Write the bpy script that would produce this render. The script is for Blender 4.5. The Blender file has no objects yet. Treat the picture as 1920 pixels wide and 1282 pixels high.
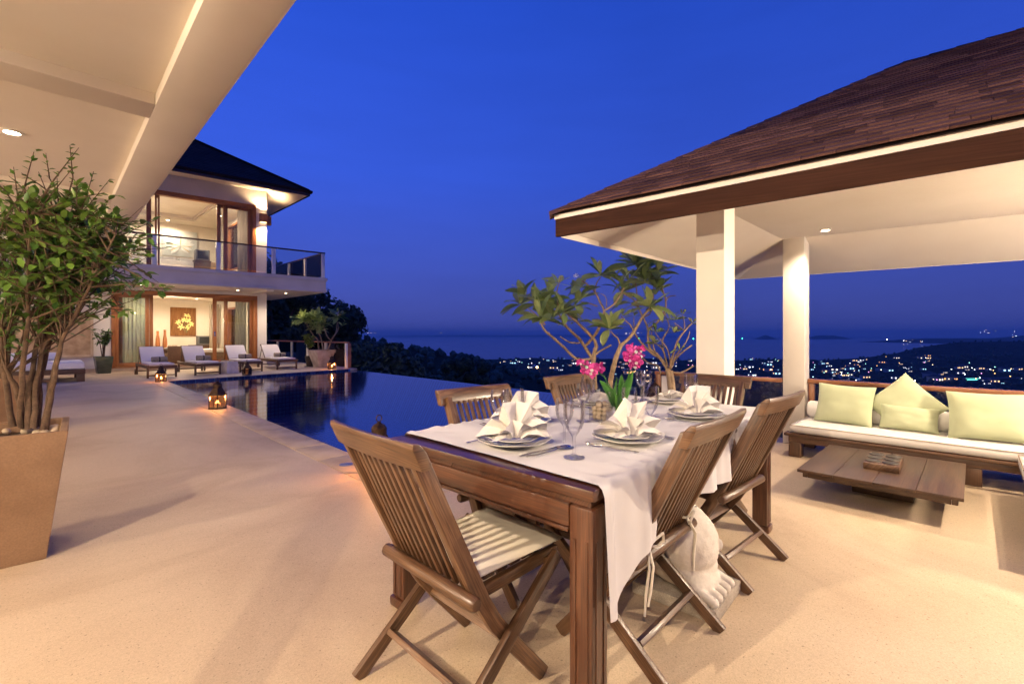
import bpy, bmesh, math, random
from mathutils import Vector, Matrix, noise as mnoise
random.seed(7)
S = bpy.context.scene
COL = S.collection
R2 = math.sqrt(2.0)
H = 1.2                     # eye height; the world axes follow the house: +Y along the pool, +X out to sea

def cv(r, d, z):            # metres to the side of / ahead of the viewpoint -> house axes
    return Vector(((d + r) / R2, (d - r) / R2, z))

# ------------------------------------------------------------------ camera, sky, exposure
cam = bpy.data.objects.new('camera', bpy.data.cameras.new('camera'))
COL.objects.link(cam); S.camera = cam
cam.location = (0, 0, H)
cam.rotation_euler = (math.radians(90), 0, math.radians(-45))
cam.data.sensor_width = 36; cam.data.lens = 865 / 1920 * 36
cam.data.shift_y = -13 / 1920
cam.data.clip_start = 0.02; cam.data.clip_end = 80000

W = bpy.data.worlds.new('World'); S.world = W; W.use_nodes = True
wn, wl = W.node_tree.nodes, W.node_tree.links
wn.clear()
wo = wn.new('ShaderNodeOutputWorld'); wb = wn.new('ShaderNodeBackground')
tc = wn.new('ShaderNodeTexCoord'); sx = wn.new('ShaderNodeSeparateXYZ')
wl.new(tc.outputs['Generated'], sx.inputs[0])
rp = wn.new('ShaderNodeValToRGB'); cr = rp.color_ramp
cr.elements[0].position = 0.0; cr.elements[0].color = (.042, .052, .215, 1)
cr.elements[1].position = 1.0; cr.elements[1].color = (.006, .030, .27, 1)
for p, c in ((.05, (.040, .054, .245)), (.14, (.034, .058, .31)), (.32, (.023, .063, .42)), (.6, (.012, .050, .39))):
    e = cr.elements.new(p); e.color = (*c, 1)
wl.new(sx.outputs['Z'], rp.inputs[0])
# the afterglow side of the sky (over the villa) is a little brighter; thin dusk clouds low down
dt = wn.new('ShaderNodeVectorMath'); dt.operation = 'DOT_PRODUCT'
dt.inputs[1].default_value = (-.25, .97, 0)
wl.new(tc.outputs['Generated'], dt.inputs[0])
mr = wn.new('ShaderNodeMapRange'); mr.inputs['From Min'].default_value = .2; mr.inputs['From Max'].default_value = 1
mr.inputs['To Min'].default_value = 1.0; mr.inputs['To Max'].default_value = 1.4
wl.new(dt.outputs['Value'], mr.inputs['Value'])
mp = wn.new('ShaderNodeMapping'); mp.inputs['Scale'].default_value = (2.2, 2.2, 14)
wl.new(tc.outputs['Generated'], mp.inputs[0])
nz = wn.new('ShaderNodeTexNoise'); nz.inputs['Scale'].default_value = 2.0; nz.inputs['Detail'].default_value = 4
wl.new(mp.outputs[0], nz.inputs['Vector'])
cr2 = wn.new('ShaderNodeMapRange'); cr2.inputs['From Min'].default_value = .35; cr2.inputs['From Max'].default_value = .62
cr2.inputs['To Min'].default_value = .955; cr2.inputs['To Max'].default_value = 1.0
wl.new(nz.outputs[0], cr2.inputs['Value'])
mu = wn.new('ShaderNodeMath'); mu.operation = 'MULTIPLY'
wl.new(mr.outputs[0], mu.inputs[0]); wl.new(cr2.outputs[0], mu.inputs[1])
vs = wn.new('ShaderNodeVectorMath'); vs.operation = 'SCALE'
wl.new(rp.outputs[0], vs.inputs[0]); wl.new(mu.outputs[0], vs.inputs['Scale'])
wl.new(vs.outputs[0], wb.inputs[0]); wb.inputs[1].default_value = 1.06
wl.new(wb.outputs[0], wo.inputs[0])

S.render.engine = 'CYCLES'
S.view_settings.view_transform = 'Standard'; S.view_settings.look = 'None'
S.view_settings.exposure = 0.42; S.view_settings.gamma = 1.0; S.view_settings.use_curve_mapping = False
cy = S.cycles
cy.use_denoising = True
try: cy.denoiser = 'OPENIMAGEDENOISE'
except Exception: pass
cy.use_adaptive_sampling = True; cy.adaptive_threshold = 0.012
cy.max_bounces = 7; cy.diffuse_bounces = 4; cy.glossy_bounces = 4; cy.transmission_bounces = 4; cy.transparent_max_bounces = 28
cy.sample_clamp_indirect = 4.0; cy.caustics_reflective = False; cy.caustics_refractive = False
cy.use_light_tree = True

WARM = (1.0, .785, .565)
LAMPS = []
def lamp(kind, loc, watt, color=WARM, radius=.05, cone=120, blend=.6, aim=(0, 0, -1), parent=None):
    L = bpy.data.lights.new('lamp_light', kind); L.energy = watt; L.color = color; L.shadow_soft_size = radius
    if kind == 'SPOT': L.spot_size = math.radians(cone); L.spot_blend = blend
    o = bpy.data.objects.new('lamp_light', L); COL.objects.link(o)
    o.rotation_euler = Vector(aim).to_track_quat('-Z', 'Y').to_euler()
    if parent is not None:
        o.parent = parent; o.location = Vector(loc) - parent.location
    else: o.location = loc
    return o

# ------------------------------------------------------------------ mesh helpers
class MB:
    def __init__(s): s.v = []; s.f = []; s.uv = []; s.mi = []; s.m = 0
    def face(s, idx, uvs=None):
        s.f.append(tuple(idx)); s.mi.append(s.m)
        s.uv.append(uvs if uvs else [(0, 0)] * len(idx))
    def box(s, x0, x1, y0, y1, z0, z1, fn=None, grain=0):
        b = len(s.v)
        pts = [Vector((x, y, z)) for z in (z0, z1) for y in (y0, y1) for x in (x0, x1)]
        o = random.uniform(0, 9)
        ax = [(0, 1, 2), (1, 0, 2), (2, 0, 1)][grain]
        uv = [(p[ax[0]] + o, p[ax[1]] + .7 * p[ax[2]] + o * 1.7) for p in pts]
        s.v += [fn(*p) if fn else p for p in pts]
        for q in ((0, 2, 3, 1), (4, 5, 7, 6), (0, 1, 5, 4), (2, 6, 7, 3), (0, 4, 6, 2), (1, 3, 7, 5)):
            s.face([b + i for i in q], [uv[i] for i in q])
        return s
    def bar(s, p0, p1, w, h, up=(0, 0, 1), w1=None, h1=None):
        p0, p1 = Vector(p0), Vector(p1); a = (p1 - p0); L = a.length; a.normalize()
        u = Vector(up); x = a.cross(u)
        if x.length < 1e-4: x = a.cross(Vector((1, 0, 0)))
        x.normalize(); u = x.cross(a).normalized()
        b = len(s.v); o = random.uniform(0, 9); uv = []
        for k, (p, ww, hh) in enumerate(((p0, w, h), (p1, w1 or w, h1 or h))):
            for i, j in ((-1, -1), (1, -1), (1, 1), (-1, 1)):
                s.v.append(p + x * (i * ww / 2) + u * (j * hh / 2))
                uv.append((k * L + o, i * ww / 2 + .7 * j * hh / 2 + o * 1.7))
        for q in ((0, 3, 2, 1), (4, 5, 6, 7), (0, 1, 5, 4), (1, 2, 6, 5), (2, 3, 7, 6), (3, 0, 4, 7)):
            s.face([b + i for i in q], [uv[i] for i in q])
        return s
    def path(s, pts, w, h, side=(1, 0, 0)):            # a rectangular section swept along pts; w across (side), h in plane
        pts = [Vector(p) for p in pts]; sd = Vector(side).normalized(); b = len(s.v); o = random.uniform(0, 9); L = 0; uv = []
        n = len(pts)
        for i, p in enumerate(pts):
            t = (pts[min(i + 1, n - 1)] - pts[max(i - 1, 0)]).normalized(); nn = sd.cross(t).normalized()
            if i: L += (p - pts[i - 1]).length
            for a, c in ((-1, -1), (1, -1), (1, 1), (-1, 1)):
                s.v.append(p + sd * (a * w / 2) + nn * (c * h / 2)); uv.append((L + o, a * w / 2 + .7 * c * h / 2 + o * 1.7))
        for i in range(n - 1):
            for k in range(4):
                q = (i * 4 + k, i * 4 + (k + 1) % 4, i * 4 + 4 + (k + 1) % 4, i * 4 + 4 + k)
                s.face([b + j for j in q], [uv[j] for j in q])
        for q in ((3, 2, 1, 0), tuple((n - 1) * 4 + k for k in range(4))): s.face([b + j for j in q], [uv[j] for j in q])
        return s
    def tube(s, pts, rad, n=6, cap=True):
        pts = [Vector(p) for p in pts]; m = len(pts); b = len(s.v); L = 0
        if not isinstance(rad, (list, tuple)): rad = [rad] * m
        ref = None
        for i, p in enumerate(pts):
            t = (pts[min(i + 1, m - 1)] - pts[max(i - 1, 0)])
            t = t.normalized() if t.length > 1e-9 else Vector((0, 0, 1))
            if ref is None: ref = t.cross(Vector((0, 0, 1)) if abs(t.z) < .9 else Vector((1, 0, 0))).normalized()
            ref = (ref - t * ref.dot(t)).normalized(); o2 = t.cross(ref)
            for k in range(n):
                a = 2 * math.pi * k / n
                s.v.append(p + (ref * math.cos(a) + o2 * math.sin(a)) * rad[i])
        for i in range(m - 1):
            L0 = L; L += (pts[i + 1] - pts[i]).length
            for k in range(n):
                s.face((b + i * n + k, b + i * n + (k + 1) % n, b + i * n + n + (k + 1) % n, b + i * n + n + k),
                       [(L0, k * .02), (L0, k * .02 + .02), (L, k * .02 + .02), (L, k * .02)])
        if cap:
            s.face(list(range(b + n - 1, b - 1, -1))); s.face(list(range(b + (m - 1) * n, b + m * n)))
        return s
    def lathe(s, prof, n=24, c=(0, 0, 0), close=False, fn=None):
        b = len(s.v); m = len(prof)
        for r, z in prof:
            for k in range(n):
                a = 2 * math.pi * k / n
                p = Vector((c[0] + r * math.cos(a), c[1] + r * math.sin(a), c[2] + z))
                s.v.append(fn(p, a) if fn else p)
        for i in range(m - 1 if not close else m):
            j = (i + 1) % m
            for k in range(n):
                s.face((b + i * n + k, b + i * n + (k + 1) % n, b + j * n + (k + 1) % n, b + j * n + k))
        if not close:
            if prof[0][0] > 1e-6: s.face(list(range(b + n - 1, b - 1, -1)))
            if prof[-1][0] > 1e-6: s.face(list(range(b + (m - 1) * n, b + m * n)))
        return s
    def frustum(s, cx, cy, z0, z1, a0, a1, n=4, rot=math.pi / 4, b0=None, b1=None):
        b = len(s.v)
        for z, ra in ((z0, a0), (z1, a1)):
            for k in range(n):
                a = rot + 2 * math.pi * k / n
                s.v.append(Vector((cx + ra * math.cos(a), cy + ra * math.sin(a), z)))
        s.face(list(range(b + n - 1, b - 1, -1))); s.face(list(range(b + n, b + 2 * n)))
        for k in range(n): s.face((b + k, b + (k + 1) % n, b + n + (k + 1) % n, b + n + k))
        return s
    def grid(s, fn, nu, nv):
        b = len(s.v); uvs = []
        for j in range(nv + 1):
            for i in range(nu + 1):
                s.v.append(Vector(fn(i / nu, j / nv))); uvs.append((i / nu, j / nv))
        for j in range(nv):
            for i in range(nu):
                q = (j * (nu + 1) + i, j * (nu + 1) + i + 1, (j + 1) * (nu + 1) + i + 1, (j + 1) * (nu + 1) + i)
                s.face([b + k for k in q], [uvs[k] for k in q])
        return s
    def poly(s, pts, uv=None):
        b = len(s.v); s.v += [Vector(p) for p in pts]
        s.face(range(b, b + len(pts)), uv or [(p[0], p[1]) for p in pts]); return s
    def prism(s, pts, z0, z1):                        # pts counter-clockwise in plan
        b = len(s.v); n = len(pts); o = random.uniform(0, 9)
        for z in (z0, z1): s.v += [Vector((p[0], p[1], z)) for p in pts]
        uv = lambda ids: [(s.v[i][0] + o, s.v[i][1] + .7 * s.v[i][2]) for i in ids]
        for q in [list(range(b + n - 1, b - 1, -1)), list(range(b + n, b + 2 * n))] + [[b + k, b + (k + 1) % n, b + n + (k + 1) % n, b + n + k] for k in range(n)]:
            s.face(q, uv(q))
        return s
    def mesh(s, name, mats, bevel=0, smooth=0, seg=2):
        me = bpy.data.meshes.new(name)
        me.from_pydata([tuple(p) for p in s.v], [], s.f)
        uvl = me.uv_layers.new(name='UVMap')
        flat = [c for f in s.uv for uv in f for c in uv]
        uvl.data.foreach_set('uv', flat)
        for m in (mats if isinstance(mats, (list, tuple)) else [mats]): me.materials.append(m)
        me.polygons.foreach_set('material_index', s.mi)
        if bevel:
            bm = bmesh.new(); bm.from_mesh(me)
            es = [e for e in bm.edges if len(e.link_faces) == 2 and e.calc_face_angle(0) > .5]
            bmesh.ops.bevel(bm, geom=es, offset=bevel, offset_type='OFFSET', segments=seg, profile=.6, affect='EDGES', clamp_overlap=True)
            bm.to_mesh(me); bm.free()
        if smooth or bevel:
            me.polygons.foreach_set('use_smooth', [True] * len(me.polygons))
            try: me.set_sharp_from_angle(angle=math.radians(smooth or 35))
            except Exception: pass
        me.update()
        return me

def to_local(parent):
    if parent is None: return Matrix()
    M = Matrix.Translation(parent.location) @ Matrix.Rotation(parent.rotation_euler.z, 4, 'Z')
    if parent.parent is not None:
        M = Matrix.Translation(parent.parent.location) @ Matrix.Rotation(parent.parent.rotation_euler.z, 4, 'Z') @ M
    return M.inverted()

def put(name, me, parent=None, loc=(0, 0, 0), rot=(0, 0, 0), scale=(1, 1, 1), **kw):
    o = bpy.data.objects.new(name, me); COL.objects.link(o)
    o.parent = parent; o.location = loc; o.rotation_euler = rot; o.scale = scale
    for k, v in kw.items():
        if v is not None: o[{'cat': 'category'}.get(k, k)] = v
    return o
def part(name, mb, mats, parent, bevel=0, smooth=0, world=False, **kw):
    if world and parent is not None:
        M = to_local(parent); mb.v = [M @ p for p in mb.v]
    return put(name, mb.mesh(name, mats, bevel, smooth), parent, **kw)
def thing(name, label, cat, loc=(0, 0, 0), rotz=0, group=None, kind=None):
    o = bpy.data.objects.new(name, None); COL.objects.link(o); o.empty_display_size = .1
    o.location = loc; o.rotation_euler = (0, 0, rotz)
    if label: o['label'] = label
    if cat: o['category'] = cat
    if group: o['group'] = group
    if kind: o['kind'] = kind
    return o
def solo(name, mb, mats, label, cat, loc=(0, 0, 0), rotz=0, group=None, bevel=0, smooth=0):
    return put(name, mb.mesh(name, mats, bevel, smooth), None, loc, (0, 0, rotz), label=label, cat=cat, group=group)
def struct(name, mb, mats, parent=None, bevel=0, smooth=0, kind='structure', **kw):
    return put(name, mb.mesh(name, mats, bevel, smooth), parent, kind=kind, **kw)
def copy_tree(o, parent=None):
    c = o.copy(); COL.objects.link(c); c.parent = parent
    for ch in KIDS.get(o.name, [x for x in bpy.data.objects if x.parent is o]): copy_tree(ch, c)
    return c
KIDS = {}
def dup(root, loc, rotz, label):
    if root.name not in KIDS:
        for x in bpy.data.objects:
            if x.parent is not None:
                L = KIDS.setdefault(x.parent.name, [])
                if x not in L: L.append(x)
        for x in bpy.data.objects: KIDS.setdefault(x.name, [])
    c = copy_tree(root); c.location = loc; c.rotation_euler = (0, 0, rotz); c['label'] = label
    return c

# ------------------------------------------------------------------ materials
def newmat(name):
    m = bpy.data.materials.new(name); m.use_nodes = True
    nt = m.node_tree; b = nt.nodes['Principled BSDF']
    return m, nt.nodes, nt.links, b
def setp(b, color=None, rough=.5, metal=0, spec=.5, **kw):
    if color: b.inputs['Base Color'].default_value = (*color, 1)
    b.inputs['Roughness'].default_value = rough; b.inputs['Metallic'].default_value = metal
    b.inputs['Specular IOR Level'].default_value = spec
    for k, v in kw.items(): b.inputs[k.replace('_', ' ')].default_value = v
def N(nodes, typ, **kw):
    n = nodes.new(typ)
    for k, v in kw.items():
        if k.startswith('i_'): n.inputs[k[2:].replace('_', ' ')].default_value = v
        else: setattr(n, k, v)
    return n
def ramp(nodes, stops):
    r = nodes.new('ShaderNodeValToRGB'); e = r.color_ramp.elements
    e[0].position, e[0].color = stops[0][0], (*stops[0][1], 1); e[1].position, e[1].color = stops[-1][0], (*stops[-1][1], 1)
    for p, c in stops[1:-1]:
        x = e.new(p); x.color = (*c, 1)
    return r
def mottled(name, c0, c1, scale=4, rough=.6, bump=.0, bscale=80, fine=0, spec=.4, coord='Object', metal=0, detail=5, sheen=0, rnd=0, bdist=.004):
    m, n, l, b = newmat(name); setp(b, None, rough, metal, spec)
    t = N(n, 'ShaderNodeTexCoord'); a = N(n, 'ShaderNodeTexNoise', i_Scale=scale, i_Detail=detail)
    l.new(t.outputs[coord], a.inputs['Vector'])
    r = ramp(n, [(.3, c0), (.7, c1)]); l.new(a.outputs[0], r.inputs[0]); out = r.outputs[0]
    if fine:
        f = N(n, 'ShaderNodeTexNoise', i_Scale=bscale * 1.7, i_Detail=2)
        l.new(t.outputs[coord], f.inputs['Vector'])
        mr_ = N(n, 'ShaderNodeMapRange', i_From_Min=.3, i_From_Max=.7, i_To_Min=1 - fine, i_To_Max=1 + fine)
        l.new(f.outputs[0], mr_.inputs['Value'])
        v = N(n, 'ShaderNodeVectorMath', operation='SCALE'); l.new(out, v.inputs[0]); l.new(mr_.outputs[0], v.inputs['Scale']); out = v.outputs[0]
    if rnd:
        oi = N(n, 'ShaderNodeObjectInfo'); mr_ = N(n, 'ShaderNodeMapRange', i_To_Min=1 - rnd, i_To_Max=1 + rnd)
        l.new(oi.outputs['Random'], mr_.inputs['Value'])
        v = N(n, 'ShaderNodeVectorMath', operation='SCALE'); l.new(out, v.inputs[0]); l.new(mr_.outputs[0], v.inputs['Scale']); out = v.outputs[0]
    l.new(out, b.inputs['Base Color'])
    if bump:
        f = N(n, 'ShaderNodeTexNoise', i_Scale=bscale, i_Detail=4); l.new(t.outputs[coord], f.inputs['Vector'])
        bp = N(n, 'ShaderNodeBump', i_Strength=bump, i_Distance=bdist); l.new(f.outputs[0], bp.inputs['Height']); l.new(bp.outputs[0], b.inputs['Normal'])
    if sheen: b.inputs['Sheen Weight'].default_value = sheen
    return m
def wood(name, dark, mid, light, rough=.35, su=5, sv=190, bump=.25, coat=0, rnd=.12):
    m, n, l, b = newmat(name); setp(b, None, rough, 0, .5 if rough < .6 else .12)
    t = N(n, 'ShaderNodeTexCoord'); mp_ = N(n, 'ShaderNodeMapping'); mp_.inputs['Scale'].default_value = (su, sv, 1)
    l.new(t.outputs['UV'], mp_.inputs[0])
    a = N(n, 'ShaderNodeTexNoise', i_Scale=1, i_Detail=6, i_Distortion=.6); l.new(mp_.outputs[0], a.inputs['Vector'])
    mq = N(n, 'ShaderNodeMapping'); mq.inputs['Scale'].default_value = (1.6, 14, 1); l.new(t.outputs['UV'], mq.inputs[0])
    c = N(n, 'ShaderNodeTexNoise', i_Scale=1, i_Detail=3); l.new(mq.outputs[0], c.inputs['Vector'])
    mx = N(n, 'ShaderNodeMath', operation='MULTIPLY_ADD'); mx.inputs[1].default_value = .55
    ml = N(n, 'ShaderNodeMath', operation='MULTIPLY'); ml.inputs[1].default_value = .45
    l.new(c.outputs[0], ml.inputs[0]); l.new(a.outputs[0], mx.inputs[0]); l.new(ml.outputs[0], mx.inputs[2])
    r = ramp(n, [(.34, dark), (.5, mid), (.66, light)]); l.new(mx.outputs[0], r.inputs[0])
    oi = N(n, 'ShaderNodeObjectInfo'); mr_ = N(n, 'ShaderNodeMapRange', i_To_Min=1 - rnd, i_To_Max=1 + rnd)
    l.new(oi.outputs['Random'], mr_.inputs['Value'])
    v = N(n, 'ShaderNodeVectorMath', operation='SCALE'); l.new(r.outputs[0], v.inputs[0]); l.new(mr_.outputs[0], v.inputs['Scale'])
    l.new(v.outputs[0], b.inputs['Base Color'])
    rr = N(n, 'ShaderNodeMapRange', i_To_Min=rough - .1, i_To_Max=rough + .18); l.new(c.outputs[0], rr.inputs['Value']); l.new(rr.outputs[0], b.inputs['Roughness'])
    bp = N(n, 'ShaderNodeBump', i_Strength=bump, i_Distance=.002); l.new(a.outputs[0], bp.inputs['Height']); l.new(bp.outputs[0], b.inputs['Normal'])
    if coat: b.inputs['Coat Weight'].default_value = coat; b.inputs['Coat Roughness'].default_value = .18
    return m
def glow(name, color, strength):
    m = bpy.data.materials.new(name); m.use_nodes = True; n = m.node_tree.nodes; n.clear()
    o = n.new('ShaderNodeOutputMaterial'); e = n.new('ShaderNodeEmission'); e.inputs[0].default_value = (*color, 1); e.inputs[1].default_value = strength
    m.node_tree.links.new(e.outputs[0], o.inputs[0]); return m
def clear(name, tint=(1, 1, 1), ior=1.45, rough=0.0, gcol=(1, 1, 1), bump=None, boost=0.0, scale=1.0):
    m = bpy.data.materials.new(name); m.use_nodes = True; n = m.node_tree.nodes; l = m.node_tree.links; n.clear()
    o = n.new('ShaderNodeOutputMaterial'); mx = n.new('ShaderNodeMixShader'); tr = n.new('ShaderNodeBsdfTransparent'); g = n.new('ShaderNodeBsdfGlossy')
    tr.inputs[0].default_value = (*tint, 1); g.inputs['Color'].default_value = (*gcol, 1); g.inputs['Roughness'].default_value = rough
    f = n.new('ShaderNodeFresnel'); f.inputs[0].default_value = ior; fo = f.outputs[0]
    if boost:
        mm = n.new('ShaderNodeMath'); mm.operation = 'MULTIPLY_ADD'; mm.inputs[1].default_value = 1 - boost; mm.inputs[2].default_value = boost; l.new(fo, mm.inputs[0]); fo = mm.outputs[0]
    if scale != 1.0:
        m2 = n.new('ShaderNodeMath'); m2.operation = 'MULTIPLY'; m2.inputs[1].default_value = scale; l.new(fo, m2.inputs[0]); fo = m2.outputs[0]
    l.new(fo, mx.inputs[0]); l.new(tr.outputs[0], mx.inputs[1]); l.new(g.outputs[0], mx.inputs[2]); l.new(mx.outputs[0], o.inputs[0])
    if bump:
        t = n.new('ShaderNodeTexCoord'); mp_ = n.new('ShaderNodeMapping'); mp_.inputs['Scale'].default_value = bump[0]
        l.new(t.outputs['Object'], mp_.inputs[0]); a = n.new('ShaderNodeTexNoise'); a.inputs['Scale'].default_value = 1; a.inputs['Detail'].default_value = 2
        l.new(mp_.outputs[0], a.inputs['Vector']); bp = n.new('ShaderNodeBump'); bp.inputs['Strength'].default_value = bump[1]; bp.inputs['Distance'].default_value = bump[2]
        l.new(a.outputs[0], bp.inputs['Height']); l.new(bp.outputs[0], g.inputs['Normal']); l.new(bp.outputs[0], f.inputs['Normal'])
    return m
def leafmat(name, c0, c1, rough=.35, trans=.25, rnd=.25):
    m, n, l, b = newmat(name); setp(b, None, rough, 0, .5)
    g = N(n, 'ShaderNodeNewGeometry'); oi = N(n, 'ShaderNodeObjectInfo')
    ad = N(n, 'ShaderNodeMath', operation='ADD'); l.new(g.outputs['Random Per Island'], ad.inputs[0]); l.new(oi.outputs['Random'], ad.inputs[1])
    fr = N(n, 'ShaderNodeMath', operation='FRACT'); l.new(ad.outputs[0], fr.inputs[0])
    r = ramp(n, [(0, c0), (1, c1)]); l.new(fr.outputs[0], r.inputs[0])
    l.new(r.outputs[0], b.inputs['Base Color'])
    tr = N(n, 'ShaderNodeBsdfTranslucent'); l.new(r.outputs[0], tr.inputs[0])
    mx = N(n, 'ShaderNodeMixShader'); mx.inputs[0].default_value = trans
    l.new(b.outputs[0], mx.inputs[1]); l.new(tr.outputs[0], mx.inputs[2]); l.new(mx.outputs[0], n['Material Output'].inputs[0])
    return m

M = {}
M['teak'] = wood('teak', (.034, .014, .006), (.092, .044, .020), (.19, .105, .054), .36, 7, 260, .35, coat=.2, rnd=.2)
M['tablewood'] = wood('table_wood', (.028, .009, .005), (.068, .024, .011), (.125, .050, .023), .28, 6, 220, .10, coat=.3)
M['darkwood'] = wood('dark_wood', (.03, .014, .008), (.07, .032, .017), (.12, .06, .034), .35)
M['tabledark'] = wood('table_dark', (.026, .012, .005), (.055, .026, .012), (.088, .046, .022), .42)
M['sofawood'] = wood('sofa_wood', (.045, .020, .010), (.085, .040, .020), (.125, .063, .033), .4)
M['frame'] = wood('door_wood', (.18, .06, .014), (.34, .125, .034), (.44, .19, .06), .35)
M['rail'] = wood('rail_wood', (.14, .045, .016), (.26, .095, .036), (.34, .14, .06), .35, coat=.2)
M['fasciawood'] = wood('fascia_wood', (.026, .011, .006), (.042, .017, .010), (.06, .026, .015), .75, 3, 90, .1)
M['plaster'] = mottled('cream_plaster', (.72, .64, .51), (.81, .735, .61), 1.3, .75, .12, 160, spec=.2)
M['white_plaster'] = mottled('white_plaster', (.75, .70, .62), (.85, .80, .72), 1.1, .75, .1, 160, spec=.2)
M['soffit'] = mottled('soffit_plaster', (.79, .71, .60), (.89, .815, .71), .9, .8, .15, 120, spec=.15)
M['slabface'] = mottled('slab_render', (.58, .50, .43), (.68, .59, .51), 1.5, .8, .2, 90, fine=.06, spec=.2)
M['linen'] = mottled('white_linen', (.60, .575, .55), (.67, .645, .62), 6, .85, .25, 700, spec=.2, sheen=.2, bdist=.001)
M['napkin'] = mottled('napkin_linen', (.76, .72, .66), (.82, .78, .72), 8, .85, .15, 500, spec=.15, sheen=.2, bdist=.001)
M['cushion'] = mottled('cream_canvas', (.74, .68, .56), (.80, .74, .62), 6, .9, .3, 500, spec=.15, bdist=.001)
M['mattress'] = mottled('white_canvas', (.80, .77, .71), (.86, .83, .77), 3, .9, .2, 400, spec=.15, bdist=.001)
M['lounge'] = mottled('grey_white_canvas', (.62, .58, .58), (.68, .64, .64), 3, .9, .2, 300, spec=.15)
M['piping'] = mottled('tan_piping', (.30, .20, .12), (.36, .25, .16), 20, .8)
M['green'] = mottled('green_cotton', (.47, .52, .33), (.55, .60, .39), 5, .85, .25, 400, spec=.15, sheen=.2, bdist=.0015)
M['towel'] = mottled('taupe_towel', (.26, .21, .15), (.34, .28, .2), 30, .95, .6, 300, spec=.1)
M['black'] = mottled('black_metal', (.012, .010, .009), (.022, .018, .015), 8, .45, metal=.4)
M['lanternmetal'] = mottled('aged_bronze', (.035, .02, .012), (.09, .05, .03), 30, .45, metal=.7)
M['stone'] = mottled('white_stone', (.60, .54, .45), (.76, .70, .60), 9, .8, .5, 60, fine=.05, spec=.2)
M['greystone'] = mottled('grey_stone', (.30, .26, .21), (.42, .37, .30), 20, .9, .6, 120, fine=.2, spec=.2)
M['pot'] = mottled('sand_planter', (.19, .112, .066), (.30, .19, .115), 2.6, .75, .4, 70, fine=.10, spec=.25, detail=8)
M['greenpot'] = mottled('green_glaze', (.06, .085, .05), (.10, .13, .075), 6, .25)
M['darkpot'] = mottled('dark_pot', (.03, .022, .018), (.05, .04, .03), 8, .4)
M['whitepot'] = mottled('weathered_pot', (.34, .27, .22), (.55, .47, .40), 4, .85, .5, 40, fine=.12, spec=.2, detail=8)
M['soil'] = mottled('soil', (.03, .02, .012), (.09, .06, .035), 30, .95, .8, 60)
M['pebble'] = mottled('pebble', (.32, .24, .16), (.58, .48, .35), 14, .5, rnd=.3)
M['bark'] = mottled('shrub_bark', (.055, .032, .02), (.13, .08, .05), 25, .85, .7, 90, fine=.2)
M['plumbark'] = mottled('plumeria_bark', (.21, .145, .09), (.36, .26, .165), 22, .8, .6, 70, fine=.18)
M['leaf'] = leafmat('shrub_leaf', (.035, .105, .014), (.155, .28, .04))
M['plumleaf'] = leafmat('plumeria_leaf', (.14, .22, .06), (.33, .39, .14), .45, .35)
M['brightleaf'] = leafmat('bright_leaf', (.10, .17, .02), (.22, .30, .05), .4)
M['darkleaf'] = leafmat('tree_leaf', (.025, .045, .022), (.07, .10, .05), .6, .15)
M['orchidleaf'] = leafmat('orchid_leaf', (.04, .16, .02), (.09, .26, .04), .3)
M['petal'] = leafmat('orchid_petal', (.55, .02, .22), (.80, .10, .42), .5, .35)
M['whitepetal'] = leafmat('white_petal', (.75, .72, .66), (.85, .82, .74), .5, .3)
M['porcelain'] = mottled('porcelain', (.74, .72, .66), (.77, .75, .69), 2, .12, spec=.6)
M['chrome'] = mottled('cutlery_steel', (.62, .60, .57), (.70, .68, .65), 4, .14, metal=1.0)
M['glass'] = clear('drinking_glass', (.992, .992, .992), 1.5, .02, scale=.6)
M['pane'] = clear('window_glass', (.93, .95, .95), 1.45, .0)
M['railglass'] = clear('railing_glass', (.86, .89, .90), 1.45, .0)
M['bulb'] = glow('lamp_bulb', (1, .80, .55), 60)
M['flame'] = glow('candle_flame', (1, .50, .14), 55)
M['sconceglow'] = glow('sconce_diffuser', (1, .62, .28), 4)
M['candle'] = mottled('candle_wax', (.75, .6, .4), (.8, .65, .45), 9, .5)
M['lanternglass'] = clear('lantern_glass', (1, .86, .66), 1.45, .05)
M['granite'] = mottled('granite_tile', (.2, .2, .2), (.3, .3, .3), 9)
M['screen'] = mottled('tv_screen', (.02, .022, .025), (.03, .033, .036), 3, .15)
M['tvcase'] = mottled('tv_case', (.10, .10, .10), (.14, .14, .14), 3, .4)
M['wicker'] = mottled('brown_wicker', (.10, .055, .028), (.2, .115, .06), 60, .7, .8, 90)
M['curtain'] = leafmat('sage_curtain', (.46, .47, .33), (.50, .50, .36), .9, .5)
M['curtain2'] = leafmat('beige_curtain', (.52, .46, .37), (.56, .50, .40), .9, .5)
M['townwall'] = mottled('town_wall', (.25, .24, .22), (.4, .38, .35), 3, .8)
M['townroof'] = mottled('town_roof', (.05, .04, .04), (.09, .07, .06), 3, .8)

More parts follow.
